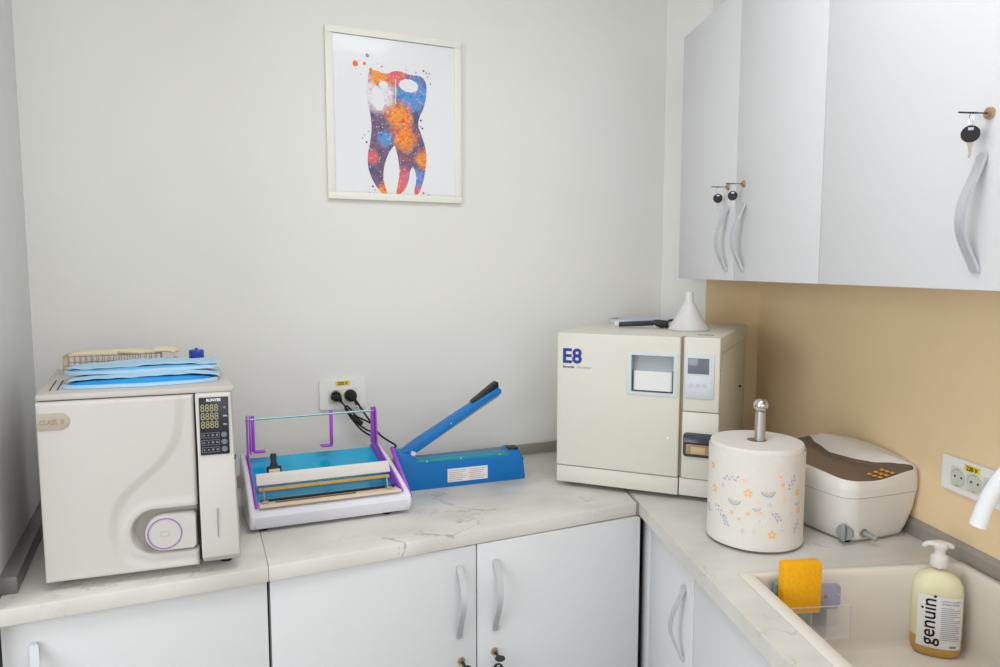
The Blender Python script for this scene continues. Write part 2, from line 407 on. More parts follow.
worktop('worktop', 'marble-look worktop piece along the right wall holding the sink',
    [ [ (1.0725, 1.5385), (jx+0.0065, jy), (1.5505, jy), (fx-0.002, fy-0.003), (cx-0.004, cy-0.004), rq(hu0, -0.013), rq(hu0, 0.57)],
      ru([(hu0, 0.57), (hu1, 0.57), (hu1, ho1), (hu0, ho1)]),
      ru([(hu1, 0.57), (-1.45, 0.57), (-1.45, -0.013), (hu1, -0.013)]),
      ru([(hu0, ho0), (hu1, ho0), (hu1, -0.013), (hu0, -0.013)]) ], bev=0.0)
UH = 0.034
def upstand(pts, label):
    return tag(MB().prism(pts, CT+0.0003, CT+UH, bev=0.0015).build('upstand', strip_m), label, 'upstand')
upstand([(-0.362, YB-0.001), (1.20, YB-0.001), (1.20, YB-0.014), (-0.362, YB-0.014)], 'grey upstand strip along the back wall')
lu = upstand([(-0.3925, YB-0.015), (-0.366, YB-0.015), (-0.3425, 1.572), (-0.3725, 1.572)], 'grey metal upstand strip along the left wall')
lu.data.materials[0] = mat('dark_metal_strip', (132, 130, 127), 0.4, 0.4, noise=0.03, nscale=60)
mbu = MB(); mbu.prism([(0.0, 0.0005), (0.0135, 0.0005), (0.0135, 0.026), (0.006, UH+0.012), (0.0, UH+0.012)], 0, 2.1, axis='x')
# local x = along wall toward the camera, local y = into the wall
ob = MB()
ob.prism([(0.0, 0.0006), (0.0, 0.030), (0.007, UH+0.008), (0.0085, UH+0.008), (0.0085, 0.0006)], -0.74, 1.40, axis='x', bev=0.001)
o = ob.build('upstand', strip_m, loc=rp(0, 0, CT), rotz=RW); tag(o, 'dark grey upstand strip along the beige right wall', 'upstand')
mbu.bm.free()

# ------------------------------------------------------------------ picture
pic = thing('picture_frame', 'white framed watercolour poster of a tooth hanging on the back wall', 'picture', (0.5675, YB-0.001, 1.979))
W_, H_ = 0.207, 0.2465; bd = 0.021
fr = MB()
for x0, x1, z0, z1 in ((-W_, W_, H_-bd, H_), (-W_, W_, -H_, -H_+bd), (-W_, -W_+bd, -H_+bd, H_-bd), (W_-bd, W_, -H_+bd, H_-bd)):
    fr.box(x0, x1, -0.015, 0, z0, z1, bev=0.0015)
fr.build('frame', frame_m, pic)
MB().box(-W_+bd-0.001, W_-bd+0.001, -0.010, -0.002, -H_+bd-0.001, H_-bd+0.001).build('poster', print_m, pic)
TO=[(0.4853,2.1054),(0.5022,2.1137),(0.5256,2.1065),(0.5426,2.1051),(0.5599,2.1154),(0.5806,2.1176),(0.5978,2.1123),(0.6188,2.1085),(0.6399,2.1108),(0.6576,2.1007),(0.6645,2.0781),(0.6605,2.041),(0.6531,2.0136),(0.6385,1.9856),(0.6347,1.9619),(0.6451,1.9358),(0.6576,1.8996),(0.6623,1.866),(0.6569,1.8249),(0.6471,1.7836),(0.6345,1.7558),(0.623,1.7519),(0.6203,1.7654),(0.6293,1.7963),(0.626,1.8233),(0.6155,1.8396),(0.6082,1.8223),(0.6044,1.7951),(0.592,1.7675),(0.572,1.7498),(0.5637,1.7529),(0.569,1.78),(0.5764,1.8139),(0.5735,1.8539),(0.5656,1.8868),(0.5616,1.8998),(0.5496,1.8857),(0.5354,1.8583),(0.526,1.8246),(0.5254,1.7913),(0.534,1.765),(0.5386,1.7518),(0.5269,1.75),(0.5099,1.764),(0.49,1.7962),(0.4791,1.8286),(0.4791,1.868),(0.4885,1.9079),(0.4926,1.9474),(0.4898,1.9798),(0.483,2.0116),(0.4795,2.0436),(0.4834,2.0763)]
def smoothpoly(P):
    Q = []
    for i in range(len(P)):
        a, b = P[i], P[(i+1) % len(P)]
        Q += [(a[0]*.75+b[0]*.25, a[1]*.75+b[1]*.25), (a[0]*.25+b[0]*.75, a[1]*.25+b[1]*.75)]
    return Q
tp = smoothpoly([(x-0.5675, z-1.920) for x, z in TO])
def flatpoly(mb, pts, y, mi=0):
    t = bmesh.new(); f = t.faces.new([t.verts.new((x, y, z)) for x, z in pts]); f.normal_update(); bmesh.ops.triangulate(t, faces=[f]); mb.merge(t, None, mi)
tm = MB(); flatpoly(tm, tp, -0.0002)
SP=[(0.4472,2.1249,0.0084,1),(0.4828,2.1519,0.0055,3),(0.4737,2.1279,0.0048,1),(0.4921,2.1126,0.0050,1),(0.5259,2.1246,0.0028,2),(0.6543,2.1255,0.003,4),(0.6627,2.1198,0.0021,4),(0.672,2.1188,0.0021,4),(0.6669,2.1083,0.0028,5),(0.6753,2.0892,0.0021,4),(0.6441,1.978,0.0032,4),(0.6489,1.9542,0.003,4),(0.6439,1.9592,0.0021,4),(0.4651,1.9128,0.0021,3),(0.4763,1.9018,0.0030,4),(0.4823,1.9336,0.0021,3),(0.47,1.9229,0.0021,3),(0.493,1.7732,0.0035,2),(0.4825,1.7528,0.0028,2),(0.4996,1.7635,0.0021,1),(0.496,1.7521,0.0028,2),(0.6504,1.7598,0.0035,2),(0.6663,1.7536,0.0032,4),(0.4619,2.0958,0.0014,3),(0.5125,2.1309,0.0014,1),(0.63,2.118,0.003,5),(0.60,2.122,0.0018,3)]
for x, z, r_, c_ in SP:
    n = 14; flatpoly(tm, [(x-0.5675+r_*(1+.12*math.sin(5*k))*math.cos(2*PI*k/n), z-1.920+r_*(1+.12*math.cos(3*k))*math.sin(2*PI*k/n)) for k in range(n)], -0.0003, c_)
for ex, ez, ra, rb, tl in ((0.513, 2.032, 0.019, 0.036, 0.25), (0.607, 2.077, 0.030, 0.019, 0.2), (0.529, 2.07, 0.014, 0.014, 0)):
    n = 28; flatpoly(tm, [(ex-0.5675+ra*(1+.08*math.sin(3*k))*math.cos(2*PI*k/n)-tl*rb*math.sin(2*PI*k/n)*.4, ez-1.920+rb*(1+.07*math.cos(4*k))*math.sin(2*PI*k/n)) for k in range(n)], -0.0006, 6)
flatpoly(tm, [(-0.0020, 0.10), (0.0002, 0.10), (0.0010, 0.172), (-0.0016, 0.172)], -0.0007, 6)
tooth = tm.build('tooth_print', [tooth_m, mat('ink_orange', (246, 120, 40), .4, noise=.1, nscale=200), mat('ink_pink', (214, 96, 110), .4, noise=.1), mat('ink_mauve', (180, 130, 180), .4, noise=.1), mat('ink_slate', (66, 70, 100), .4, noise=.1), mat('ink_lilac', (160, 168, 214), .4, noise=.1), print_m], pic, smooth=0)
tooth.location = (0, -0.0103, -0.059)
tooth['label'] = 'multicoloured watercolour tooth with paint splashes'

# ------------------------------------------------------------------ cabinets
def handle(parent, x, y, z, L=0.175, side=1):
    wd_ = 0.0150 if z < 1 else 0.0165
    """bow pull: wave-shaped flat bar, from z to z-L, standing off a door whose face is at y"""
    mb = MB(); n = 22; pts = []
    for i in range(n+1):
        t = i/n
        bow = math.sin(PI*t)**0.9
        # the bar rises steeply, swells below the middle and flattens against the door at each end
        out = 0.004 + 0.030*math.sin(PI*min(1, t*1.0))**1.3
        wob = 0.0035*math.sin(2*PI*t)*side
        pts.append((x + wob, y - out, z - L*t))
    def nrm(i):
        a = Vector(pts[max(i-1, 0)]); b = Vector(pts[min(i+1, n)]); d = (b-a).normalized(); return Vector((1, 0, 0)).cross(d)
    mb.ribbon(pts, (1, 0, 0), nrm, wd_, 0.0050)
    for zz in (z-0.003, z-L+0.003): mb.box(x-0.006, x+0.006, y-0.0055, y+0.0005, zz-0.007, zz+0.007, bev=0.001)
    return mb.build('handle', satin_m, parent)
def lock(parent, x, y, z):
    mb = MB(); cyl_y(mb, x, z, y+0.0005, y-0.005, 0.0095, r1=0.0085); cyl_y(mb, x, z, y-0.005, y-0.007, 0.006)
    mb.build('lock', brass_m, parent)
def door(root, x0, x1, z0, z1, y, t=0.018, hx=None, hz=None, lk=None, m=cab_m, name='door'):
    d = MB().box(x0, x1, y, y+t, z0, z1, bev=0.0012).build(name, m, root)
    if hx is not None: handle(d, hx, y, hz)
    if lk: lock(d, lk[0], y, lk[1])
    return d
def carcass(root, x0, x1, y0, y1, z0, z1, top=True):
    mb = MB(); t = 0.016
    mb.box(x0, x0+t, y0, y1, z0, z1); mb.box(x1-t, x1, y0, y1, z0, z1)
    mb.box(x0+t, x1-t, y1-t, y1, z0, z1); mb.box(x0+t, x1-t, y0, y1-t, z0, z0+t)
    if top: mb.box(x0+t, x1-t, y0, y1-t, z1-t, z1)
    return mb.build('body', cab_m, root)
ZT = CT - T - 0.001
# left base unit
b = thing('base_cabinet', 'leftmost white base cabinet under the left steriliser', 'cabinet', (-0.366, 1.545, 0))
carcass(b, 0.0, 0.480, 0.0, 0.54, 0.1, ZT); door(b, 0.002, 0.479, 0.105, ZT-0.0008, -0.020, hx=0.054, hz=0.815)
MB().box(0.0, 0.480, 0.045, 0.060, 0, 0.1).build('plinth', edge_m, b)
# middle unit with two doors
b = thing('base_cabinet', 'white two-door base cabinet below the pouch sealer with locks under the handles', 'cabinet', (0.118, 1.545, 0))
carcass(b, 0.0, 0.950, 0.0, 0.54, 0.1, ZT)
door(b, 0.0015, 0.4765, 0.105, ZT-0.0008, -0.020, hx=0.432, hz=0.817, lk=(0.437, 0.580))
door(b, 0.4800, 0.9500, 0.105, ZT-0.0008, -0.020, hx=0.526, hz=0.817, lk=(0.524, 0.585), )
MB().box(0.0, 0.945, 0.045, 0.060, 0, 0.1).build('plinth', edge_m, b)
# right unit beside the corner (local x = toward the camera along the wall, y = into the wall)
b = thing('base_cabinet', 'narrow white base cabinet right of the inner corner, with one bowed handle', 'cabinet', rp(0, 0.55, 0), RW)
carcass(b, -0.285, 0.047, 0.019, 0.535, 0.1, ZT)
MB().box(-0.3170, -0.252, 0.001, 0.018, 0.105, ZT-0.0008, bev=0.001).build('filler_panel', cab_m, b)
door(b, -0.250, 0.0455, 0.105, ZT-0.0008, 0.0, hx=-0.004, hz=0.80)
MB().box(-0.285, 0.047, 0.065, 0.080, 0, 0.1).build('plinth', edge_m, b)
b = thing('sink_cabinet', 'white base cabinet under the sink, nearest the camera on the right', 'cabinet', rp(0, 0.55, 0), RW)
carcass(b, 0.049, 1.05, 0.019, 0.549, 0.1, ZT, top=False)
door(b, 0.0495, 0.548, 0.105, ZT-0.0008, 0.0); door(b, 0.551, 1.049, 0.105, ZT-0.0008, 0.0, hx=0.60, hz=0.80)
MB().box(0.049, 1.05, 0.065, 0.080, 0, 0.1).build('plinth', edge_m, b)
# wall cabinets
ZU0, ZU1 = 1.497, 2.265; OF = 0.30
wc = thing('wall_cabinet', 'white two-door wall cabinet at the far end, over the corner', 'cabinet', rp(0, OF, 0), RW)
carcass(wc, -0.752, 0.066, 0.019, 0.305, ZU0, ZU1)
d = door(wc, -0.7515, -0.3455, ZU0-0.001, ZU1, 0.0, hx=-0.388, hz=1.698, lk=(-0.388, 1.752))
d = door(wc, -0.3425, 0.0645, ZU0-0.001, ZU1, 0.0, hx=-0.288, hz=1.698, lk=(-0.296, 1.750))
wc = thing('wall_cabinet', 'white wall cabinet at the right edge, nearest the camera, above the sink', 'cabinet', rp(0, OF, 0), RW)
carcass(wc, 0.068, 1.07, 0.019, 0.305, ZU0, ZU1)
door(wc, 0.0685, 0.5675, ZU0-0.001, ZU1, 0.0, hx=0.498, hz=1.700, lk=(0.505, 1.760))
door(wc, 0.5705, 1.069, ZU0-0.001, ZU1, 0.0, hx=0.640, hz=1.700, lk=(0.632, 1.760))

# key sets: one key in the lock, its twin hanging from it on a ring.  local: door face at y=0, lock at origin
def key_set(label, loc, rotz, hang_y=-0.027, tilt=0.0, flat=True, group=None):
    k = thing('key_set', label, 'keys', loc, rotz, group)
    cw = Vector((0, 0, 1.53)) - Vector(loc); ca, sa = math.cos(-rotz), math.sin(-rotz)
    lx, ly = cw.x*ca-cw.y*sa, cw.x*sa+cw.y*ca
    face = math.atan2(lx, -ly) + R(8)          # the hanging twin faces into the room
    tl_ = -math.atan2(cw.z, lx) if abs(lx) > 0.05 else 0.0
    mb = MB()
    if flat:   # the bow of the inserted key
        n = 24; c = -0.025
        mb.loft([[(0.0125*math.cos(2*PI*i/n), c-0.012+0.0125*math.sin(2*PI*i/n)*1.0, z) for i in range(n)] for z in (-0.0013, 0.0013)])
        mb.box(-0.0035, 0.0035, -0.026, -0.0075, -0.001, 0.001)
        if rotz: 
            for v in mb.bm.verts: v.co = Matrix.Rotation(tl_, 4, 'Y') @ v.co
    mb.build('inserted_key', black_m, k)
    t = MB(); cz = -0.010
    ri = [(0.0, hang_y-0.004+0.006*math.sin(2*PI*i/20)*0.6, cz+0.011*math.cos(2*PI*i/20)) for i in range(21)]
    t.tube(ri, 0.0006, 6); t.build('key_ring', steel_m, k)
    h = MB(); n = 26; hz = cz-0.021; hy = hang_y-0.004
    Mh = Matrix.Translation((0, hy, hz)) @ Matrix.Rotation(face, 4, 'Z')
    h.loft([[(0.0125*math.cos(2*PI*i/n), y, 0.0125*math.sin(2*PI*i/n)) for i in range(n)] for y in (-0.0019, 0.0019)], M=Mh)
    hd = h.build('hanging_key', black_m, k)
    s = MB(); s.box(-0.0035, 0.0035, -0.0023, 0.0023, 0.0055, 0.0095, M=Mh); s.build('key_eyelet', satin_m, hd)
    bl = MB(); bl.prism([(-0.0042, -0.0115), (0.0042, -0.0115), (0.0042, -0.018), (0.0026, -0.020), (0.0028, -0.031), (0.0, -0.036), (-0.0018, -0.033), (-0.0010, -0.028), (-0.0020, -0.020)], -0.0009, 0.0009, axis='y', M=Mh)
    bl.build('key_blade', key_m, hd)
    return k
key_set('black-headed keys hanging left of the two paired far wall-cabinet locks', rp(0.388, OF, 1.752), RW)
key_set('black-headed keys hanging right of the two paired far wall-cabinet locks', rp(0.296, OF, 1.750), RW)
key_set('large-looking black-headed keys on the nearest wall cabinet at the right edge', rp(-0.505, OF, 1.760), RW)
key_set('black keys in the lock of the left middle base cabinet door, at the bottom edge', (0.555, 1.525, 0.580), 0, hang_y=-0.022)
key_set('black keys in the lock of the right middle base cabinet door, at the bottom edge', (0.642, 1.525, 0.585), 0, hang_y=-0.022)

# ------------------------------------------------------------------ left steriliser
AC_A = R(-4.6)
ac = thing('steriliser', 'warm white benchtop steriliser with purple ringed knob on the left worktop', 'steriliser', (-0.294, 1.550, CT), AC_A)
def ash(mb):
    for v in mb.bm.verts: v.co.x -= 0.155*max(0, v.co.y-0.03)
    return mb
bd_ = MB(); bd_.box(0.004, 0.352, 0.030, 0.395, 0.020, 0.374, bev=0.006)
ash(bd_).build('body', acd_m, ac)
tpm = MB(); tpm.box(0.0, 0.355, 0.012, 0.400, 0.376, 0.388, bev=0.003)
for k in range(2): tpm.box(0.016+0.013*k, 0.0185+0.013*k, 0.06, 0.20, 0.3875, 0.3884, mi=1)
ash(tpm).build('top_cover', [acd_m, dark_m], ac)
for fx_, fy_ in ((0.03, 0.06), (0.33, 0.06), (0.03, 0.36), (0.33, 0.36)):
    ash(MB().lathe([(0.012, 0.0), (0.014, 0.004), (0.014, 0.021)], 20, (fx_, fy_, 0))).build('foot', black_m, ac)
# door: a height field with S-shaped step and a scooped recess for the knob
def acdoor():
    x0, x1, z0, z1 = 0.001, 0.2775, 0.018, 0.374
    NX, NZ = 176, 220
    ridge = [(0.2530, 0.374), (0.2515, 0.330), (0.243, 0.285), (0.215, 0.240), (0.175, 0.208), (0.140, 0.175), (0.124, 0.140), (0.121, 0.10), (0.128, 0.065), (0.150, 0.040), (0.19, 0.030), (0.30, 0.026)]
    P = ridge
    for _ in range(3):
        Q = [P[0]]
        for a, b in zip(P, P[1:]): Q += [(a[0]*.75+b[0]*.25, a[1]*.75+b[1]*.25), (a[0]*.25+b[0]*.75, a[1]*.25+b[1]*.75)]
        Q.append(P[-1]); P = Q
    def sd(x, z):
        best = 9; s = 1
        for (ax, az), (bx, bz) in zip(P, P[1:]):
            dx, dz = bx-ax, bz-az; L2 = dx*dx+dz*dz
            t = max(0, min(1, ((x-ax)*dx+(z-az)*dz)/L2)); px, pz = ax+t*dx, az+t*dz
            q_ = math.hypot(x-px, z-pz)
            if q_ < best: best = q_; s = 1 if dx*(z-az)-dz*(x-ax) > 0 else -1
        return best*s
    ss = lambda a, b, v: (lambda t: t*t*(3-2*t))(max(0, min(1, (v-a)/(b-a))))
    mb = MB(); V = []
    rad = 0.007
    for j in range(NZ+1):
        row = []
        for i in range(NX+1):
            x = x0+(x1-x0)*i/NX; z = z0+(z1-z0)*j/NZ
            y = 0.0
            e = min(x-x0, x1-x, z-z0, z1-z)
            if e < rad: y += rad - math.sqrt(max(0, rad*rad-(rad-e)**2))
            s_ = sd(x, z)
            y += 0.0050*ss(-0.010, 0.012, s_) if True else 0
            # recess: capsule from (0.200,0.100) running off the right edge
            cxr, czr, hr = 0.200, 0.0985, 0.043
            dq = math.hypot(min(0, x-cxr), z-czr) - hr
            y += 0.030*ss(0.0045, -0.003, dq)*(1.0) if dq < 0.006 else 0
            y -= 0.0030*math.exp(-((dq-0.010)/0.010)**2) if dq > -0.002 else 0
            row.append(mb.bm.verts.new((x, y, z)))
        V.append(row)
    for j in range(NZ):
        for i in range(NX): mb.bm.faces.new((V[j][i], V[j][i+1], V[j+1][i+1], V[j+1][i]))
    # side skirt back to y=0.028
    ring = V[0] + [V[j][NX] for j in range(1, NZ+1)] + [V[NZ][i] for i in range(NX-1, -1, -1)] + [V[j][0] for j in range(NZ-1, 0, -1)]
    back = [mb.bm.verts.new((v.co.x, 0.034, v.co.z)) for v in ring]
    n = len(ring)
    for i in range(n): mb.bm.faces.new((ring[i], back[i], back[(i+1)%n], ring[(i+1)%n]))
    mb.bm.faces.new(back)
    return mb
dr = acdoor().build('door', acw_m, ac, smooth=50)
bg = MB(); pts = [(0.004, 0.3535)] + [(0.042+0.0165*math.cos(a), 0.337+0.0165*math.sin(a)) for a in [PI/2-PI*i/14 for i in range(15)]] + [(0.004, 0.3205)]
bg.prism(pts, -0.0016, 0.003, axis='y', bev=0.0006)
bgo = bg.build('badge', taupe_m, dr); bgo['label'] = 'taupe badge at the upper left of the door'
text('badge_lettering', 'CLASS  B', 0.0135, tink_m, bgo, front(0.008, -0.0017, 0.332), sx=0.80, bold=0.0004)
kn = MB()
def stad(xc, xr, zc, r_, y, n=26):
    a = [(xc + r_*math.cos(PI/2+PI*i/n), y, zc + r_*math.sin(PI/2+PI*i/n)) for i in range(n+1)]
    return a + [(xr-0.006, y, zc-r_), (xr, y, zc-r_+0.006), (xr, y, zc+r_-0.006), (xr-0.006, y, zc+r_)]
kn.loft([stad(0.216, 0.2745, 0.0955, 0.0335, 0.0335), stad(0.216, 0.2745, 0.0955, 0.0365, 0.020), stad(0.216, 0.2745, 0.0955, 0.0365, -0.002), stad(0.216, 0.2735, 0.0955, 0.0350, -0.005)])
kno = kn.build('handle', acw_m, dr, smooth=40)
tr = MB(); n = 48
prof = [(0.0302, -0.0052), (0.0302, -0.0064), (0.0318, -0.0064), (0.0318, -0.0052)]
loops = [[(0.216+r_*math.cos(2*PI*i/n), y, 0.0955+r_*math.sin(2*PI*i/n)) for i in range(n)] for r_, y in prof]
tr.loft(loops, False, False); tr.build('knob_ring', ring_m, kno)
em = MB()
for a_ in (0.6, 3.7):
    em.tube([(0.216+0.009*math.cos(a_+t*0.25), -0.0055, 0.0955+0.006*math.sin(a_+t*0.25)) for t in range(11)], 0.0008, 6)
em.build('knob_emblem', acd_m, kno)
# control panel column
cp = MB()
prof = [(0.006, 0.022), (-0.004, 0.030), (-0.014, 0.038), (-0.016, 0.060), (-0.012, 0.170), (-0.002, 0.232), (0.000, 0.240), (0.000, 0.372), (0.004, 0.376), (0.034, 0.376), (0.034, 0.022)]
t = bmesh.new()
def colx(z):
    k = 1-z/0.376; return 0.2815+0.004*k, 0.3490+0.009*k
A = [t.verts.new((colx(z)[0], y, z)) for y, z in prof]; B = [t.verts.new((colx(z)[1], y, z)) for y, z in prof]
t.faces.new(A[::-1]); t.faces.new(B)
for i in range(len(prof)): t.faces.new((A[i], A[(i+1)%len(prof)], B[(i+1)%len(prof)], B[i]))
bmesh.ops.recalc_face_normals(t, faces=t.faces)
bmesh.ops.bevel(t, geom=[e for e in t.edges if e.calc_face_angle(0) > 0.25], offset=0.0022, segments=3, profile=0.5, affect='EDGES', clamp_overlap=True)
cp.merge(t); 
cpo = cp.build('control_column', acw_m, ac)
MB().box(0.2838, 0.3545, -0.0004, 0.0305, 0.2362, 0.2376, mi=0).build('seam', dark_m, cpo)
MB().box(0.304, 0.3052, -0.0166, -0.012, 0.080, 0.140, M=Matrix.Translation((0.012, 0, 0))).build('groove', greyp_m, cpo)
pn = MB().box(0.2885, 0.3440, -0.0022, 0.002, 0.2490, 0.3680, bev=0.0010).build('display_panel', panelblk_m, cpo)
text('maker_lettering', 'RUNYES', 0.0075, label_m, pn, front(0.3163, -0.0023, 0.3600), align='CENTER', bold=0.0003)
for r_ in range(3):
    text('display_digits', '8888', 0.0215, digit_m, pn, front(0.2908, -0.0024, 0.3392-0.0172*r_), sx=0.80, bold=0.0001)
    text('unit_mark', ('°C', 'MPa', 'Min')[r_], 0.0055, label_m, pn, front(0.3335, -0.0023, 0.3440-0.0172*r_), sx=0.9)
    sy = 0.2900-0.0150*r_
    bx_ = MB()
    for x0, x1, z0, z1 in ((0.2915, 0.3255, sy-0.0052, sy-0.0046), (0.2915, 0.3255, sy+0.0046, sy+0.0052), (0.2915, 0.2921, sy-0.0052, sy+0.0052), (0.3249, 0.3255, sy-0.0052, sy+0.0052)):
        bx_.box(x0, x1, -0.0026, -0.002, z0, z1)
    for k in range(4): cyl_y(bx_, 0.2960+0.0083*k, sy, -0.0027, -0.002, 0.0016 if k < 2 else 0.0021, 12)
    bx_.build('indicator_row', greyp_m, pn)
    bt = MB(); cyl_y(bt, 0.3345, sy, -0.0035, -0.002, 0.0055, 24, r1=0.0058); bt.build('button', mat('button_grey', (118, 122, 130), .4, noise=.03), pn)
MB().box(0.2755, 0.2840, 0.020, 0.036, 0.022, 0.374).build('door_gap', dark_m, ac)

# things on the left steriliser
ZAC = CT + 0.3885
def ac_pt(x, y): 
    c, s = math.cos(AC_A), math.sin(AC_A); return (-0.294+x*c-y*s, 1.550+x*s+y*c)
def sheet(mb, f, nu=40, nv=14, mi=0):
    V = [[mb.bm.verts.new(f(i/nu, j/nv)) for i in range(nu+1)] for j in range(nv+1)]
    for j in range(nv):
        for i in range(nu):
            fc = mb.bm.faces.new((V[j][i], V[j][i+1], V[j+1][i+1], V[j+1][i])); fc.material_index = mi
def solid(mb, f, g, nu=40, nv=14, mi=0, mi2=None):
    """closed shell between two height functions; edges joined"""
    A = [[mb.bm.verts.new(f(i/nu, j/nv)) for i in range(nu+1)] for j in range(nv+1)]
    B = [[mb.bm.verts.new(g(i/nu, j/nv)) for i in range(nu+1)] for j in range(nv+1)]
    for G, k in ((A, mi), (B, mi if mi2 is None else mi2)):
        for j in range(nv):
            for i in range(nu):
                fc = mb.bm.faces.new((G[j][i], G[j][i+1], G[j+1][i+1], G[j+1][i])); fc.material_index = k
    def rim(G): return G[0] + [G[j][nu] for j in range(1, nv+1)] + [G[nv][i] for i in range(nu-1, -1, -1)] + [G[j][0] for j in range(nv-1, 0, -1)]
    a, b = rim(A), rim(B); n = len(a)
    for i in range(n):
        fc = mb.bm.faces.new((a[i], a[(i+1)%n], b[(i+1)%n], b[i])); fc.material_index = mi
def pouch(label, loc, rz, L, D, inner, phase, h0):
    midb = midb_m if inner else mat('soft_blue_nonwoven', (120, 184, 226), 0.8, noise=0.12, nscale=16)
    r = thing('nonwoven_pack', label, 'disposable pack', loc, rz, None)
    taper = lambda u: 0.62+0.38*max(0, math.sin(PI*u))**0.5
    # lower leaf
    lo = MB()
    wav = lambda u: 0.0030*math.sin(7*u+phase)+0.0010*math.sin(19*u+phase*2)
    def lof(u, v): return (L*(u-0.5), D*(v-0.5)*taper(u)*1.02+wav(u), 0.0015+0.003*math.sin(PI*u)*(1-v)*0.4)
    solid(lo, lambda u, v: (lof(u, v)[0], lof(u, v)[1], 0.0003), lambda u, v: (lof(u, v)[0], lof(u, v)[1], lof(u, v)[2]+0.0035*(1-v)+0.001))
    lo.build('lower_leaf', paleb_m, r)
    ins = MB()
    solid(ins, lambda u, v: (L*0.90*(u-0.5), D*0.88*(v-0.5)*taper(u)+0.001+wav(u), 0.0055+0.0*v), lambda u, v: (L*0.90*(u-0.5), D*0.88*(v-0.5)*taper(u)+0.001+wav(u), 0.0068+(h0+0.001)*math.sin(PI*u)**0.6*(0.9+0.1*v)))
    ins.build('inner_fold', midb, r)
    up = MB()
    def zt(u, v): return 0.0082+0.0008*math.sin(23*u+phase)*math.sin(4*v+phase)+0.0006*math.sin(41*u+3*v)+(h0+0.0015)*max(0, math.sin(PI*u))**0.6*(1.0+0.25*math.sin(PI*v))+0.0010*math.sin(9*u+phase+2*v)
    solid(up, lambda u, v: (L*(u-0.5)+0.004, D*(v*0.86-0.33)*taper(u)+0.004+wav(u+.2)*2.2, zt(u, v)), lambda u, v: (L*(u-0.5)+0.004, D*(v*0.86-0.33)*taper(u)+0.004+wav(u+.2)*2.2, zt(u, v)+0.0016))
    up.build('upper_leaf', paleb_m, r)
    return r
x_, y_ = ac_pt(0.174, 0.120); pouch('lower of two pale blue folded nonwoven packs on the left steriliser', (x_, y_, ZAC), AC_A+R(3), 0.290, 0.130, True, 0.5, 0.0085)
x_, y_ = ac_pt(0.166, 0.185); pouch('upper, rear pale blue folded nonwoven pack on the left steriliser', (x_, y_, ZAC+0.0200), AC_A+R(3.5), 0.295, 0.130, False, 2.0, 0.0015)
# wire tray
wt = MB(); X0, X1, Y0, Y1, Z1 = 0, 0.20, 0, 0.075, 0.040
for z in (0.004, 0.018, Z1): wt.tube([(X0, Y0, z), (X1, Y0, z), (X1, Y1, z), (X0, Y1, z), (X0, Y0, z)], 0.0014 if z == Z1 else 0.001, 6)
n = 17
for i in range(n+1):
    x = X0+(X1-X0)*i/n; wt.tube([(x, Y0, Z1), (x, Y0, 0.003), (x, Y1, 0.003), (x, Y1, Z1)], 0.0009, 5)
for j in range(1, 6):
    y = Y0+(Y1-Y0)*j/6; wt.tube([(X0, y, Z1), (X0, y, 0.003), (X1, y, 0.003), (X1, y, Z1)], 0.0009, 5)
x_, y_ = ac_pt(-0.020, 0.290)
tag(wt.build('wire_tray', copper_m, loc=(x_+0.004, y_, ZAC), rotz=AC_A+R(5)), 'copper-toned wire instrument tray behind the blue packs on the left steriliser', 'tray')
# folded glove lying over the tray
gl = thing('latex_glove', 'cream latex glove lying across the wire tray on the left steriliser', 'glove', (x_+0.108, y_+0.030, ZAC+0.0425), AC_A)
g = MB()
solid(g, lambda u, v: (0.19*(u-0.5), 0.055*(v-0.5)*(0.75+0.25*math.sin(PI*u)), 0.0), lambda u, v: (0.19*(u-0.5), 0.055*(v-0.5)*(0.75+0.25*math.sin(PI*u)), 0.001+0.0075*math.sin(PI*u)**.5*math.sin(PI*v)**.6))
g.build('palm', glove_m, gl)
for k in range(4):
    y = -0.021+0.014*k
    MB().tube([(0.085, y, 0.003), (0.115, y*1.15-0.002, 0.004), (0.140-0.006*abs(k-1.5), y*1.25-0.004, -0.0005)], lambda t: 0.0050*(1-0.35*t), 10, smooth=1).build('finger', glove_m, gl)
MB().tube([(0.01, -0.024, 0.004), (0.04, -0.034, 0.003), (0.066, -0.036, 0.001)], lambda t: 0.0055*(1-0.3*t), 10, smooth=1).build('thumb', glove_m, gl)
# small metal clips and blue cap
for kk, (dx, dy, lab) in enumerate(((0.215, 0.312, 'small metal clip left of its twin, beside the blue cap on the steriliser'), (0.231, 0.305, 'small metal clip nearer the blue cap on the steriliser'))):
    x_, y_ = ac_pt(dx, dy)
    c = MB(); c.box(-0.005, 0.005, -0.003, 0.003, 0, 0.018, bev=0.001); c.tube([(-0.004, 0, 0.018), (-0.002, 0, 0.030 - .005*kk), (0.003, 0, 0.028 - .005*kk), (0.004, 0, 0.018)], 0.0012, 6)
    tag(c.build('metal_clip', alu_m, loc=(x_, y_, ZAC), rotz=AC_A), lab, 'clip', 'metal clips on the left steriliser')
x_, y_ = ac_pt(0.260, 0.330)
c = MB(); c.lathe([(0.0165, 0), (0.0175, 0.003), (0.0170, 0.040), (0.0155, 0.0425), (0.004, 0.0425), (0.003, 0.047), (0.0, 0.047)], 12)
tag(c.build('bottle_cap', cap_m, loc=(x_, y_, ZAC), rotz=AC_A, smooth=20), 'small royal blue faceted cap at the back of the left steriliser', 'cap')

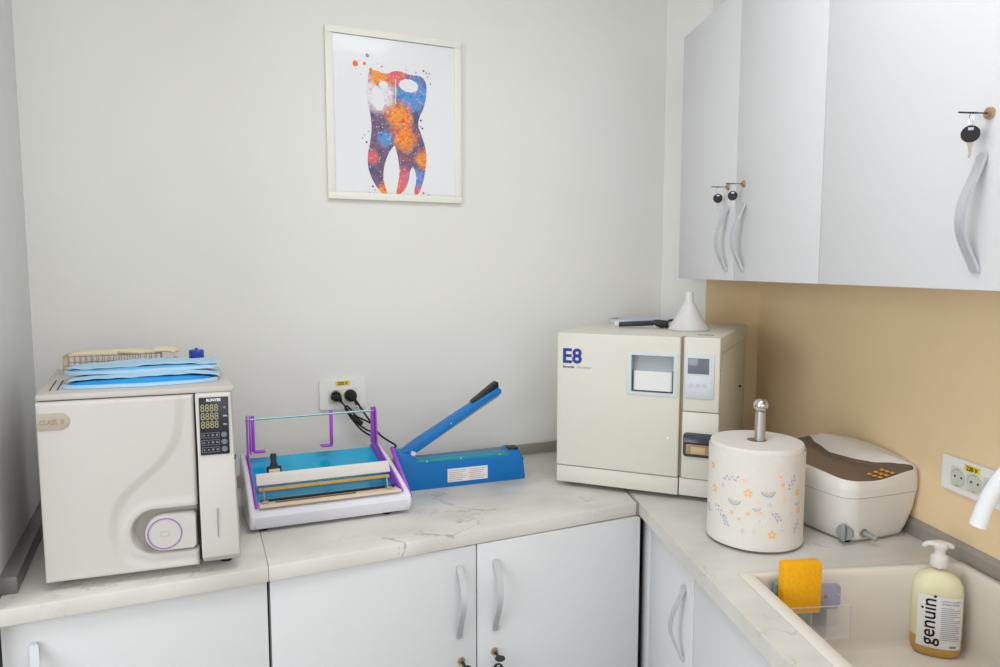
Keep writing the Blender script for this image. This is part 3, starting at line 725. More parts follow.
# ------------------------------------------------------------------ pouch sealer with purple roll holder
SH = -0.130
ps = thing('pouch_sealer', 'white and purple pouch sealing machine with blue film bed, beside the left steriliser', 'sealing machine', (0.096, 1.705, CT), R(-1.2))
def shx(mb):
    for v in mb.bm.verts: v.co.x += SH*v.co.y - 0.40*v.co.y*(v.co.x-0.193)
    return mb
PW = 0.386
# white lower shell: side view profile lofted across
mb = MB()
sidep = [(0.030, 0.006), (0.008, 0.010), (0.001, 0.022), (-0.002, 0.040), (0.004, 0.052), (0.030, 0.060), (0.034, 0.048), (0.20, 0.048), (0.225, 0.060), (0.235, 0.050), (0.235, 0.010), (0.225, 0.006)]
mb.prism(sidep, 0.010, PW-0.010, axis='x')
shx(mb).build('base', shell_m, ps)
for sx_ in (0, 1):
    m2 = MB()
    sp = [(0.030, 0.004), (0.010, 0.008), (0.000, 0.022), (-0.003, 0.040), (0.001, 0.052), (0.020, 0.064), (0.060, 0.088), (0.120, 0.118), (0.180, 0.140), (0.215, 0.146), (0.236, 0.132), (0.244, 0.090), (0.244, 0.020), (0.230, 0.004)]
    x0 = -0.004 if sx_ == 0 else PW-0.012
    m2.prism(sp, x0, x0+0.016, axis='x', bev=0.006)
    shx(m2).build('side_shell', shell_m, ps, smooth=60)
    m3 = MB()
    sp2 = [(0.018, 0.052), (0.014, 0.062), (0.062, 0.094), (0.130, 0.128), (0.166, 0.150), (0.172, 0.244), (0.178, 0.252), (0.190, 0.250), (0.194, 0.240), (0.196, 0.150), (0.212, 0.135), (0.212, 0.052)]
    x0 = 0.0125 if sx_ == 0 else PW-0.0165
    m3.prism(sp2, x0, x0+0.004, axis='x', bev=0.0008)
    pl = shx(m3).build('purple_side_plate', purple_m, ps)
# the post tops are braced by a second narrow plate
for x0 in (0.020, PW-0.024):
    m4 = MB(); m4.prism([(0.174, 0.150), (0.178, 0.250), (0.188, 0.250), (0.192, 0.150)], x0, x0+0.0035, axis='x', bev=0.0006); shx(m4).build('post', purple_m, ps)
m5 = MB(); m5.tube([(0.008, 0.183, 0.240), (PW-0.010, 0.183, 0.240)], 0.0028, 14); shx(m5).build('roll_rod', mat('rod_steel', (150, 190, 196), .25, .6, noise=.03), ps)
for hx_, dr_ in ((0.030, 1), (0.245, -1)):
    m6 = MB()
    m6.box(hx_-0.0045, hx_+0.0045, 0.181, 0.187, 0.155, 0.250, bev=0.0015)
    m6.box(min(hx_, hx_+0.030*dr_), max(hx_, hx_+0.030*dr_), 0.172, 0.192, 0.152, 0.157, bev=0.001)
    shx(m6).build('roll_stop', purple_m, ps)
# blue film bed sloping down from the back to the cutter
m7 = MB()
m7.prism([(0.205, 0.130), (0.208, 0.132), (0.100, 0.070), (0.060, 0.058), (0.036, 0.060), (0.036, 0.056), (0.060, 0.054), (0.102, 0.066)], 0.0165, PW-0.0165, axis='x')
shx(m7).build('film_bed', bluefilm_m, ps)
# white cover bar
m8 = MB(); m8.box(0.022, PW-0.020, -0.007, 0.007, -0.0150, 0.0150, bev=0.002, M=Matrix.Translation((0, 0.084, 0.107)) @ Matrix.Rotation(R(-25), 4, 'X'))
shx(m8)
cb = m8.build('cover_bar', whitep_m, ps)
m9 = MB(); m9.box(0.026, PW-0.026, -0.002, 0.003, -0.0042, 0.0042, bev=0.001, M=Matrix.Translation((0, 0.066, 0.087)) @ Matrix.Rotation(R(-25), 4, 'X')); shx(m9).build('ochre_strip', gold_m, ps)
m10 = MB(); m10.box(0.020, PW-0.020, 0.006, 0.040, 0.0595, 0.0655, bev=0.0012); shx(m10).build('sealing_pad', wood_m, ps)
m11 = MB(); m11.box(0.060, 0.255, 0.020, 0.028, 0.0650, 0.0664); shx(m11).build('brown_inlay', brown_m, ps)
m12 = MB(); m12.box(0.026, PW-0.026, 0.034, 0.039, 0.0655, 0.0715, bev=0.001); shx(m12).build('cutter_rail', black_m, ps)
for bx0 in (0.034, PW-0.046):
    m13 = MB(); m13.box(bx0-0.006, bx0+0.010, 0.022, 0.036, 0.0655, 0.0705, bev=0.001); m13.tube([(bx0, 0.030, 0.068), (bx0, 0.040, 0.100)], 0.0022, 8)
    shx(m13).build('bracket', alu_m, ps)
m14 = MB(); 
Ms = Matrix.Translation((0.072, 0.110, 0.102)) @ Matrix.Rotation(R(-12), 4, 'X')
m14.box(-0.019, 0.019, -0.004, 0.004, 0.0, 0.030, bev=0.003, M=Ms); m14.prism([(-0.011, 0.028), (0.011, 0.028), (0.0065, 0.042), (0.0085, 0.054), (0.006, 0.061), (-0.006, 0.061), (-0.0085, 0.054), (-0.0065, 0.042)], -0.004, 0.004, axis='y', bev=0.0015, M=Ms)
sl = shx(m14).build('cutter_slider', black_m, ps)
m15 = MB(); m15.box(-0.014, 0.014, -0.0055, -0.003, 0.0, 0.022, bev=0.001, M=Ms); shx(m15).build('slider_plate', wood_m, sl)
for fx_ in (0.03, PW-0.05):
    for fy_ in (0.03, 0.21):
        m16 = MB(); m16.lathe([(0.010, 0), (0.012, 0.006)], 16, (fx_, fy_, 0.0)); shx(m16).build('foot', rubber_m, ps)
# angled purple arm at the right-hand end
m17 = MB(); m17.prism([(0.012, 0.040), (0.024, 0.036), (0.132, 0.142), (0.124, 0.150)], PW+0.0055, PW+0.0125, axis='x', bev=0.001); shx(m17)
m17.build('end_arm', purple_m, ps)

# ------------------------------------------------------------------ blue impulse sealer
im = thing('impulse_sealer', 'blue hand impulse sealer with its arm raised, on the back worktop', 'sealing machine', (0.527, 1.876, CT), R(-3))
mb = MB(); mb.prism([(0.0, 0.006), (0.002, 0.0), (0.356, 0.0), (0.357, 0.010), (0.352, 0.050), (0.340, 0.088), (0.312, 0.092), (0.302, 0.081), (0.030, 0.085), (0.020, 0.098), (0.004, 0.106), (-0.020, 0.112), (-0.032, 0.104), (-0.030, 0.080), (-0.020, 0.0)], 0.0, 0.066, axis='y', bev=0.002)
ib = mb.build('base', blue_m, im)
MB().box(0.004, 0.352, 0.004, 0.062, -0.0, 0.003).build('underside', rubber_m, im)
mb = MB(); mb.box(0.022, 0.306, -0.0012, 0.030, 0.0795, 0.0875, bev=0.0008, M=Matrix.Rotation(R(0.6), 4, 'Y'))
mb.box(0.022, 0.306, 0.014, 0.019, 0.0872, 0.0890, M=Matrix.Rotation(R(0.6), 4, 'Y'), mi=0)
mb.build('sealing_bed', teal_m, im)
for sx_ in (0.055, 0.155, 0.275):
    mb = MB(); cyl_y(mb, sx_, 0.0825-0.0005, -0.0022, 0.0, 0.0024, 12); mb.build('screw', satin_m, im)
MB().box(0.308, 0.336, 0.004, 0.040, 0.0895, 0.0965, bev=0.002).build('catch_block', black_m, im)
mb = MB(); mb.tube([(0.352, 0.033, 0.052), (0.362, 0.033, 0.052)], 0.006, 16); mb.build('timer_dial', black_m, im)
# rating label
lb = MB(); lb.box(0.115, 0.237, -0.0012, 0.001, 0.014, 0.053); lbo = lb.build('rating_label', label_m, im); 
tt = MB()
for k in range(6): tt.box(0.119, 0.172-(k%3)*0.006, -0.0016, -0.001, 0.0465-k*0.0056, 0.0480-k*0.0056)
for k in range(6): tt.box(0.179+(k%2)*0.003, 0.232-(k%4)*0.006, -0.0016, -0.001, 0.0465-k*0.0056, 0.0480-k*0.0056)
tt.build('label_print', mat('tan_ink', (190, 160, 130), .6, noise=.05), lbo)
# arm
arm_a = math.atan2(1.178-1.004, 0.285+0.010)
Ma = Matrix.Translation((-0.014, 0.033, 0.094)) @ Matrix.Rotation(-arm_a, 4, 'Y')
mb = MB(); mb.prism([(-0.012, -0.014), (0.30, -0.008), (0.345, -0.010), (0.350, 0.000), (0.345, 0.010), (0.30, 0.013), (0.060, 0.017), (0.0, 0.014), (-0.014, 0.004)], -0.016, 0.016, axis='y', bev=0.002, M=Ma)
arm = mb.build('arm', blue_m, im)
mb = MB(); mb.box(0.020, 0.338, -0.006, 0.006, -0.0165, -0.010, bev=0.001, M=Ma); mb.build('press_bar', mat('press_bar_grey', (186, 176, 164), .4, noise=.03), arm)
mb = MB(); mb.prism([(0.252, 0.010), (0.256, 0.019), (0.335, 0.027), (0.352, 0.027), (0.353, 0.020), (0.346, 0.008)], -0.014, 0.014, axis='y', bev=0.0025, M=Ma)
mb.build('grip', black_m, arm)
mb = MB(); mb.tube([Ma @ Vector((0.17, -0.018, 0.002)), Ma @ Vector((0.17, -0.0165, 0.002))], 0.0022, 10); mb.build('screw', satin_m, arm)
mb = MB(); mb.prism([(0.004, 0.088), (0.016, 0.088), (0.026, 0.108), (0.014, 0.112)], 0.006, 0.060, axis='y', bev=0.001); mb.build('hinge_bracket', whitep_m, im)

# ------------------------------------------------------------------ wall sockets
def socket(name, label, loc, rotz, w_, h_, mods, lx, lw, lab_z):
    s = thing(name, label, 'socket', loc, rotz)
    mb = MB(); pts = rrect(0, w_, 0, h_, 0.006, 4)
    mb.loft([[(x, 0.0, z) for x, z in pts], [(x, -0.006, z) for x, z in pts], [(x*0.99+w_*0.005, -0.009, z*0.98+h_*0.01) for x, z in pts]])
    mb.build('cover_plate', mat('socket_plate', (240, 240, 236), .35, noise=.006), s)
    for mx_ in mods:
        mo = MB(); zc = h_*0.46
        mo.box(mx_-0.0215, mx_+0.0215, -0.0105, -0.008, zc-0.0225, zc+0.0225, bev=0.001)
        mod = mo.build('socket_module', mat('socket_white', (226, 226, 214), .35, noise=.01), s)
        rm = MB(); n = 32
        rm.loft([[(mx_+r_*math.cos(2*PI*i/n), y, zc+r_*math.sin(2*PI*i/n)) for i in range(n)] for r_, y in ((0.0198, -0.0104), (0.0198, -0.0126), (0.0183, -0.0126), (0.0176, -0.0107))], False, True)
        rm.build('socket_well', mat('socket_well_grey', (206, 208, 196), .4, noise=.01), mod)
        hm = MB(); cyl_y(hm, mx_+0.009, zc+0.001, -0.0110, -0.0105, 0.0026, 12); cyl_y(hm, mx_-0.009, zc+0.001, -0.0110, -0.0105, 0.0026, 12); hm.build('pin_hole', black_m, mod)
        em_ = MB(); em_.box(mx_-0.003, mx_+0.003, -0.0125, -0.0085, zc-0.0195, zc-0.0165); em_.box(mx_-0.003, mx_+0.003, -0.0125, -0.0085, zc+0.0165, zc+0.0195); em_.build('earth_clip', brass_m, mod)
    st = MB().box(lx, lx+lw, -0.0104, -0.0088, lab_z-0.0065, lab_z+0.0065).build('voltage_sticker', yellow_m, s)
    text('voltage_lettering', '230 V', 0.0135, black_m, st, front(lx+lw/2, -0.0107, lab_z-0.0048), align='CENTER', bold=0.0002, sx=0.92)
    return s
socket('wall_socket', 'white double socket with two black plugs on the back wall', (0.322, YB-0.001, 1.106), 0, 0.138, 0.088, [0.0475, 0.0905], 0.048, 0.042, 0.0785)
socket('wall_socket', 'white socket with empty outlets on the beige wall above the sink', rp(-0.086, -0.008, 1.046), RW, 0.190, 0.076, [0.050, 0.095, 0.140], 0.066, 0.040, 0.0625)

# plugs and cables
def pxw(px, py, y=2.085): return (0.322+(px-318.6)*0.00301, y, 1.195-(py-380.5)*0.003)
p1 = thing('power_plug', 'black plug in the left outlet of the back-wall socket', 'plug', (0.3695, YB-0.012, 1.1465), 0, 'plugs in the back-wall socket')
mb = MB(); cyl_y(mb, 0, 0, 0.004, -0.010, 0.0150, r1=0.0145); mb.prism([(-0.015, -0.004), (-0.015, 0.006), (0.0, 0.008), (0.013, 0.002), (0.015, -0.012), (0.006, -0.016), (0.002, -0.006)], -0.026, -0.008, axis='y', bev=0.002)
mb.build('plug_body', rubber_m, p1)
p2 = thing('power_plug', 'black round plug in the right outlet of the back-wall socket', 'plug', (0.4125, YB-0.012, 1.1465), 0, 'plugs in the back-wall socket')
mb = MB(); mb.loft([[(q_*math.cos(2*PI*i/28), y, q_*math.sin(2*PI*i/28)) for i in range(28)] for y, q_ in ((0.004, 0.0175), (-0.016, 0.0175), (-0.024, 0.0150), (-0.030, 0.009))]); mb.build('plug_body', rubber_m, p2)
mb = MB(); mb.tube([(0.006, -0.024, -0.004), (0.010, -0.028, -0.012), (0.014, -0.026, -0.026)], 0.0042, 10); mb.build('strain_relief', rubber_m, p2)
c1 = MB()
A1 = [pxw(338, 401, 2.080), pxw(341, 405, 2.075), pxw(346, 413, 2.07), pxw(351, 421, 2.06), pxw(356, 426, 2.06), pxw(362, 431, 2.06), pxw(368, 433, 2.06), pxw(371, 430, 2.062), pxw(366, 424, 2.068), pxw(358, 420, 2.072), pxw(351, 416, 2.07), pxw(347, 409, 2.075), pxw(343, 405, 2.08), pxw(342, 409, 2.085), pxw(347, 417, 2.083), pxw(353, 426, 2.082), pxw(360, 434, 2.08), pxw(370, 440, 2.075)]
c1.tube(A1, 0.0027, 8, smooth=2); c1.tube([pxw(347, 416, 2.062), pxw(357, 424, 2.060)], 0.0075, 8)
tag(c1.build('power_cable', rubber_m), 'black cable coiled and tied in a bundle below the left plug', 'cable')
c2 = MB()
e_ = Vector((0.500, 1.918, 0.985))
c2.tube([pxw(353.5, 402, 2.082), pxw(357, 408, 2.080), pxw(363, 418, 2.078), pxw(370, 428, 2.076), pxw(374, 436, 2.074), pxw(380, 441.5, 2.06), pxw(390, 447, 2.02), (0.503, 1.965, 1.005), tuple(e_)], 0.0029, 8, smooth=2)
tag(c2.build('power_cable', rubber_m), 'black cable running from the right plug to the blue impulse sealer', 'cable')

# ------------------------------------------------------------------ large steriliser in the corner
EA = R(-46.0)
e8 = thing('steriliser', 'large cream steriliser marked E8 standing in the corner', 'steriliser', (0.940, 1.763, CT), EA)
ESH = math.tan(R(4.0))
def esh(mb):
    for v in mb.bm.verts: v.co.x += ESH*max(0, v.co.y)
    return mb
ED = 0.518
mb = MB()
mb.box(0.004, 0.442, 0.030, ED, 0.014, 0.400, bev=0.002)
mb.box(0.000, 0.4465, 0.028, ED+0.002, 0.402, 0.448, bev=0.0045)
bo = esh(mb).build('body', cream_m, e8)
for fx_, fy_ in ((0.03, 0.06), (0.41, 0.06), (0.03, 0.46), (0.41, 0.46)):
    m_ = MB().lathe([(0.014, 0), (0.016, 0.003), (0.016, 0.016)], 20, (fx_, fy_, 0)); esh(m_).build('foot', rubber_m, e8)
# plinth fronts
MB().box(0.000, 0.345, 0.0, 0.030, 0.014, 0.062, bev=0.002).build('lower_panel', cream_m, e8)
mb = MB(); mb.box(0.3475, 0.447, 0.004, 0.030, 0.014, 0.062, bev=0.002)
mb.build('lower_panel', cream_m, e8)
# door with a square opening
def ring_plate(x0, x1, z0, z1, hx0, hx1, hz0, hz1, y0, y1, bev):
    t = bmesh.new()
    o_ = [(x0, z0), (x1, z0), (x1, z1), (x0, z1)]; h_ = [(hx0, hz0), (hx1, hz0), (hx1, hz1), (hx0, hz1)]
    F = [t.verts.new((x, y0, z)) for x, z in o_]; FH = [t.verts.new((x, y0, z)) for x, z in h_]
    Bk = [t.verts.new((x, y1, z)) for x, z in o_]; BH = [t.verts.new((x, y1, z)) for x, z in h_]
    for i in range(4):
        j = (i+1) % 4
        t.faces.new((F[i], F[j], FH[j], FH[i])); t.faces.new((Bk[i], BH[i], BH[j], Bk[j]))
        t.faces.new((FH[i], FH[j], BH[j], BH[i])); t.faces.new((F[j], F[i], Bk[i], Bk[j]))
    bmesh.ops.recalc_face_normals(t, faces=t.faces)
    es = [e for e in t.edges if all(v in F for v in e.verts)] + [e for e in t.edges if (e.verts[0] in F and e.verts[1] in Bk) or (e.verts[1] in F and e.verts[0] in Bk)]
    if bev: bmesh.ops.bevel(t, geom=es, offset=bev, segments=3, profile=0.5, affect='EDGES')
    return MB().merge(t)
dr = ring_plate(0.0, 0.345, 0.064, 0.447, 0.212, 0.330, 0.290, 0.396, -0.004, 0.028, 0.004).build('door', cream_m, e8)
fr = ring_plate(0.2015, 0.3400, 0.2825, 0.4020, 0.2140, 0.3280, 0.2925, 0.3935, -0.006, 0.004, 0.0012).build('window_frame', plate_m, dr)
mb = MB(); mb.box(0.212, 0.330, 0.022, 0.027, 0.290, 0.396); mb.box(0.212, 0.2138, 0.0, 0.022, 0.290, 0.396); mb.box(0.3282, 0.330, 0.0, 0.022, 0.290, 0.396); mb.box(0.2138, 0.3282, 0.0, 0.022, 0.3937, 0.396); mb.box(0.2138, 0.3282, 0.0, 0.022, 0.290, 0.2923)
mb.build('window_recess', recess_m, dr)
hp = rrect(0.2190, 0.3240, -0.002, 0.022, 0.008, 5)
mb = MB(); mb.loft([[(x, y, z) for x, y in hp] for z in (0.297, 0.350)]); mb.build('recessed_grip', mat('grip_white', (222, 223, 220), .4, noise=.01), dr)
cyl = MB(); cyl_y(cyl, 0.316, 0.171, -0.0055, -0.003, 0.003, 14); cyl.build('lock_button', mat('button_cream', (240, 238, 230), .4, noise=.01), dr)
text('model_lettering', 'E8', 0.0575, navy_m, dr, front(0.015, -0.0042, 0.3625), bold=0.0017, sx=1.02)
text('maker_lettering', 'Euronda', 0.0098, navy_m, dr, front(0.0180, -0.0042, 0.3475), bold=0.0003)
text('series_lettering', 'Pro System', 0.0088, mat('pale_navy_ink', (130, 136, 168), .5, noise=.02), dr, front(0.0600, -0.0042, 0.3475))
# right-hand column
mb = MB(); mb.box(0.3530, 0.4470, 0.0, 0.030, 0.064, 0.2455, bev=0.0015); mb.box(0.3530, 0.4470, 0.0, 0.030, 0.2470, 0.4470, bev=0.004, seg=3)
col = mb.build('front_column', cream_m, e8)
MB().box(0.3455, 0.3530, 0.012, 0.028, 0.064, 0.447).build('door_gap', mat('gap_beige', (170, 152, 128), .7, noise=.02), e8)
dp = MB().box(0.3575, 0.4330, -0.0035, 0.002, 0.2835, 0.4030, bev=0.0015).build('display_panel', plate_m, col)
MB().box(0.3645, 0.4195, -0.0048, -0.002, 0.3500, 0.3920, bev=0.0008).build('screen', screen_m, dp)
mb = MB().box(0.3640, 0.4270, -0.0042, -0.003, 0.2900, 0.3440, bev=0.0004); mb.build('keypad', mat('keypad_grey', (206, 208, 216), .4, noise=.01), dp)
for k in range(3):
    mb = MB(); cyl_y(mb, 0.3745+0.0165*k, 0.3195, -0.0055, -0.004, 0.0052, 20); mb.build('button', mat('button_pale', (190, 194, 200), .4, noise=.01), dp)
pt = rrect(0.3570, 0.4360, 0.1250, 0.1900, 0.010, 5)
mb = MB(); mb.prism(pt, -0.0065, 0.004, axis='y', bev=0.002); pr = mb.build('printer_bezel', mat('printer_dark', (58, 60, 70), .35, noise=.03), col)
MB().prism([(-0.0065, 0.160), (-0.016, 0.166), (-0.010, 0.184), (-0.0065, 0.186)], 0.3590, 0.4345, axis='x', bev=0.001).build('printer_lid', mat('printer_lid_dark', (48, 54, 68), .25, noise=.03), pr)
mb = MB(); mb.box(0.3650, 0.4290, -0.0078, -0.006, 0.1330, 0.1600, bev=0.0005); pw_ = mb.build('printer_window', mat('printer_brown', (170, 140, 112), .4, noise=.06), pr)
MB().box(0.3780, 0.4150, -0.0090, -0.0075, 0.1350, 0.1540, bev=0.0005).build('paper_slot', mat('printer_tan', (206, 178, 130), .5, noise=.06), pw_)
mb = MB(); mb.box(0.3760, 0.4180, 0.060, 0.068, 0.4479, 0.4489, bev=0.0003); esh(mb).build('top_slot', mat('slot_brown', (110, 84, 70), .6, noise=.04), e8)
mb = MB(); mb.tube([(0.4405, 0.40, 0.26), (0.4475, 0.40, 0.26)], 0.004, 12); esh(mb).build('side_screw', black_m, e8)
mb = MB(); mb.tube([(0.4405, 0.05, 0.345), (0.4445, 0.05, 0.345)], 0.004, 12); esh(mb).build('side_screw', cream_m, e8)

def e8_pt(x, y):
    x += ESH*max(0, y); c, s = math.cos(EA), math.sin(EA); return (0.940+x*c-y*s, 1.763+x*s+y*c)
ZE = CT + 0.4485
# clear tray at the back of the steriliser top
x_, y_ = e8_pt(0.035, 0.350)
tr = thing('clear_tray', 'shallow clear plastic tray on top of the E8 steriliser, behind the black tool', 'tray', (x_, y_, ZE), EA)
mb = MB(); o1 = rrect(0, 0.23, 0, 0.12, 0.012, 4); i1 = rrect(0.003, 0.227, 0.003, 0.117, 0.010, 4)
mb.loft([[(x, y, 0.0002) for x, y in o1], [(x, y, 0.014) for x, y in o1], [(x, y, 0.014) for x, y in i1], [(x, y, 0.002) for x, y in i1]])
mb.build('tray_shell', mat('frosted_plastic', (206, 212, 216), .25, alpha=.75, noise=.01), tr)
x_, y_ = e8_pt(0.085, 0.255)
tag(MB().box(0, 0.030, 0, 0.016, 0, 0.014, bev=0.002).build('plastic_cap', whitep_m, loc=(x_, y_, ZE), rotz=EA+R(5)), 'small white plastic cap beside the black tool handle', 'cap')
# black tray lifter
x_, y_ = e8_pt(0.110, 0.222)
tl = thing('tray_lifter', 'black forked tray lifting tool lying on the E8 steriliser', 'tool', (x_, y_, ZE), EA+R(7))
mb = MB(); mb.prism([(0, 0.002), (0, 0.016), (0.060, 0.0205), (0.106, 0.023), (0.106, 0.008), (0.060, 0.005)], -0.009, 0.009, axis='y', bev=0.003); mb.build('handle', black_m, tl)
mb = MB(); mb.prism([(0.096, 0.022), (0.112, 0.026), (0.150, 0.023), (0.146, 0.004), (0.128, 0.0005), (0.112, 0.006)], -0.010, 0.010, axis='y', bev=0.002); hd = mb.build('head', black_m, tl)
mb = MB(); mb.tube([(0.145, 0.006, 0.020), (0.156, 0.010, 0.025), (0.168, 0.012, 0.022)], 0.0035, 8, smooth=1); mb.build('prong', black_m, tl)
mb = MB(); mb.tube([(0.140, -0.004, 0.004), (0.160, -0.008, 0.0055), (0.184, -0.012, 0.011)], 0.0035, 8, smooth=1); mb.build('prong', black_m, tl)
# upside-down funnel
x_, y_ = e8_pt(0.322, 0.205)
mb = MB(); mb.lathe([(0.058, 0.0), (0.060, 0.004), (0.056, 0.008), (0.016, 0.078), (0.0125, 0.084), (0.0118, 0.112), (0.0095, 0.112), (0.0095, 0.084), (0.053, 0.004), (0.053, 0.0)], 40, caps=False)
tag(mb.build('funnel', mat('milky_plastic', (226, 224, 220), .35, trans=.15, noise=.01), loc=(x_, y_, ZE)), 'milky white funnel standing upside down on the E8 steriliser', 'funnel')

# ------------------------------------------------------------------ paper towel roll on a steel post
RCX, RCY = 1.180, 1.2295
hold = thing('roll_holder', 'steel ball-topped paper towel post standing through the patterned roll', 'roll holder', (RCX+0.005, RCY-0.004, CT))
MB().lathe([(0.070, 0), (0.073, 0.002), (0.073, 0.0045), (0.070, 0.006), (0.0, 0.006)], 48).build('base_plate', steel_m, hold)
mb = MB(); mb.lathe([(0.0118, 0.006), (0.0118, 0.296), (0.0112, 0.300), (0.0075, 0.302)] , 32)
mb.build('post', alu_m, hold)
mb = MB(); mb.lathe([(0.001+0.0158*math.sin(PI*i/20), 0.3145-0.0158*math.cos(PI*i/20)) for i in range(21)], 32); mb.build('ball_knob', steel_m, hold)
roll = thing('paper_towel_roll', 'large white paper towel roll with pastel printed motifs beside the ultrasonic cleaner', 'paper towel', (RCX, RCY, CT+0.0065))
mb = MB(); mb.lathe([(0.0230, 0.0), (0.1015, 0.0), (0.1030, 0.003), (0.1030, 0.222), (0.1010, 0.2255), (0.0230, 0.2265), (0.0230, 0.0)], 72, caps=False)
core = mb.build('paper_core', paper_m, roll)
mb = MB(); mb.lathe([(0.0232, 0.001), (0.0232, 0.226), (0.0212, 0.226), (0.0212, 0.001), (0.0232, 0.001)], 40, caps=False); mb.build('cardboard_tube', mat('cardboard', (190, 168, 142), .9, noise=.04), roll)
RR = 0.1062
mb = MB(); th0 = R(-132)   # direction from the roll toward the camera is about -134 degrees
n = 96
lps = []
for r_, z in ((0.1068, 0.0), (0.1075, 0.002), (0.1066, 0.012), (RR, 0.03), (RR, 0.208), (RR-0.0002, 0.2155), (RR-0.0012, 0.2155), (RR-0.0012, 0.03), (0.1050, 0.0)):
    lps.append([(r_*(1+0.003*math.sin(7*a))*math.cos(a), r_*(1+0.003*math.sin(7*a))*math.sin(a), z*(1+0.012*math.sin(a*2+1))) for a in [2*PI*i/n for i in range(n)]])
mb.loft(lps, False, False)
PAL = [mat('print_slate', (176, 180, 202), .9, noise=.05), mat('print_orange', (246, 196, 124), .9, noise=.05), mat('print_peach', (246, 220, 204), .9, noise=.05), mat('print_lilac', (214, 209, 226), .9, noise=.05), mat('print_mint', (200, 216, 212), .9, noise=.05)]
camdir = math.atan2(-RCY, -RCX)
def decal(phi, z, pts, mi):
    """small polygon (s,t) in metres printed on the roll; phi angle to the right seen from the camera"""
    t = bmesh.new(); vs = []
    for s_, t_ in pts:
        a = camdir + phi + s_/RR; q_ = (RR+0.0006)*(1+0.003*math.sin(7*a)); vs.append(t.verts.new((q_*math.cos(a), q_*math.sin(a), z+t_)))
    f = t.faces.new(vs); f.normal_update(); bmesh.ops.triangulate(t, faces=[f]); mb.merge(t, None, mi+1)
def ell(phi, z, ds, dt, a, b, rot, mi, n=10):
    c, s = math.cos(rot), math.sin(rot)
    decal(phi, z, [(ds+a*math.cos(2*PI*k/n)*c-b*math.sin(2*PI*k/n)*s, dt+a*math.cos(2*PI*k/n)*s+b*math.sin(2*PI*k/n)*c) for k in range(n)], mi)
def sprig(phi, z, L, rot, mi):
    for k in range(6):
        q_ = (k/5-0.5)*L
        for sd in ((-1,), (1,))[k % 2]:
            ell(phi, z, q_*math.cos(rot)-sd*0.0034*math.sin(rot), q_*math.sin(rot)+sd*0.0034*math.cos(rot), 0.0042, 0.0018, rot+sd*0.6, mi, 9)
def rainbow(phi, z, s):
    for r0, r1, mi in ((0.80, 1.0, 0), (0.55, 0.72, 4), (0.28, 0.46, 1)):
        n = 9
        for k in range(n):
            a, b = PI+PI*k/n, PI+PI*(k+1)/n
            decal(phi, z, [(s*r0*math.cos(a), s*r0*math.sin(a)*.8), (s*r1*math.cos(a), s*r1*math.sin(a)*.8), (s*r1*math.cos(b), s*r1*math.sin(b)*.8), (s*r0*math.cos(b), s*r0*math.sin(b)*.8)], mi)
def flower(phi, z, s, mi, mc):
    for k in range(5): ell(phi, z, s*0.6*math.cos(k*2*PI/5+.3), s*0.6*math.sin(k*2*PI/5+.3), s*0.42, s*0.3, k*2*PI/5+.3, mi, 9)
    ell(phi, z, 0, 0, s*0.25, s*0.25, 0, mc, 8)
def star(phi, z, s, mi):
    for k in range(3): ell(phi, z, 0, 0, s, s*0.14, k*PI/3, mi, 8)
def zx(x): return math.asin(max(-0.98, min(0.98, (x-298)/243)))
def zy(y): return 0.2155-(y-105)*(0.2155)/(490)
random.seed(3)
motifs = [('s', 180, 240, .034, .1), ('r', 362, 285, .0155), ('r', 200, 348, .0150), ('f', 265, 300, .010, 1), ('f', 498, 300, .009, 1), ('f', 385, 505, .010, 1), ('f', 100, 320, .010, 1),
          ('s', 470, 245, .028, .9), ('s', 130, 425, .030, -.8), ('s', 405, 415, .022, -.9), ('s', 498, 475, .026, .9), ('s', 160, 470, .020, -1.2), ('t', 245, 498, .008), ('t', 300, 495, .007), ('t', 140, 285, .007), ('t', 372, 352, .007),
          ('f', 415, 210, .009, 2), ('f', 435, 325, .010, 2), ('f', 330, 395, .008, 2), ('f', 315, 335, .006, 2), ('f', 190, 415, .005, 1), ('f', 268, 405, .005, 1), ('f', 88, 205, .008, 1), ('f', 428, 250, .005, 1), ('r', 308, 372, .009), ('r', 500, 352, .009), ('f', 508, 395, .009, 1), ('s', 72, 440, .020, -.8),
          ('t', 470, 405, .006), ('t', 430, 485, .006), ('f', 225, 440, .004, 1), ('f', 245, 235, .008, 2)]
def put(k, phi, z, a, b=0):
    if k == 's': sprig(phi, z, a, b, 0)
    elif k == 'r': rainbow(phi, z, a)
    elif k == 'f': flower(phi, z, a, int(b), 2 if b == 1 else 1)
    else: star(phi, z, a, 3)
for mtf in motifs: put(mtf[0], zx(mtf[1]), zy(mtf[2]), mtf[3], mtf[4] if len(mtf) > 4 else 0)
for k in range(46):     # the rest of the band, out of sight
    phi = 1.75+random.random()*2.8; z = 0.045+random.random()*0.125
    kd = random.choice('srfft'); put(kd, phi, z, {'s': .026, 'r': .012, 'f': .008, 't': .006}[kd], {'s': random.uniform(-1, 1), 'f': random.choice((1, 2))}.get(kd, 0))
for k in range(60):
    ell(random.uniform(0, 2*PI), random.uniform(0.04, 0.175), 0, 0, 0.0014, 0.0014, 0, random.choice((1, 2, 0, 3)), 7)
wrap = mb.build('printed_outer_sheet', [paper_m]+PAL, roll, smooth=40)

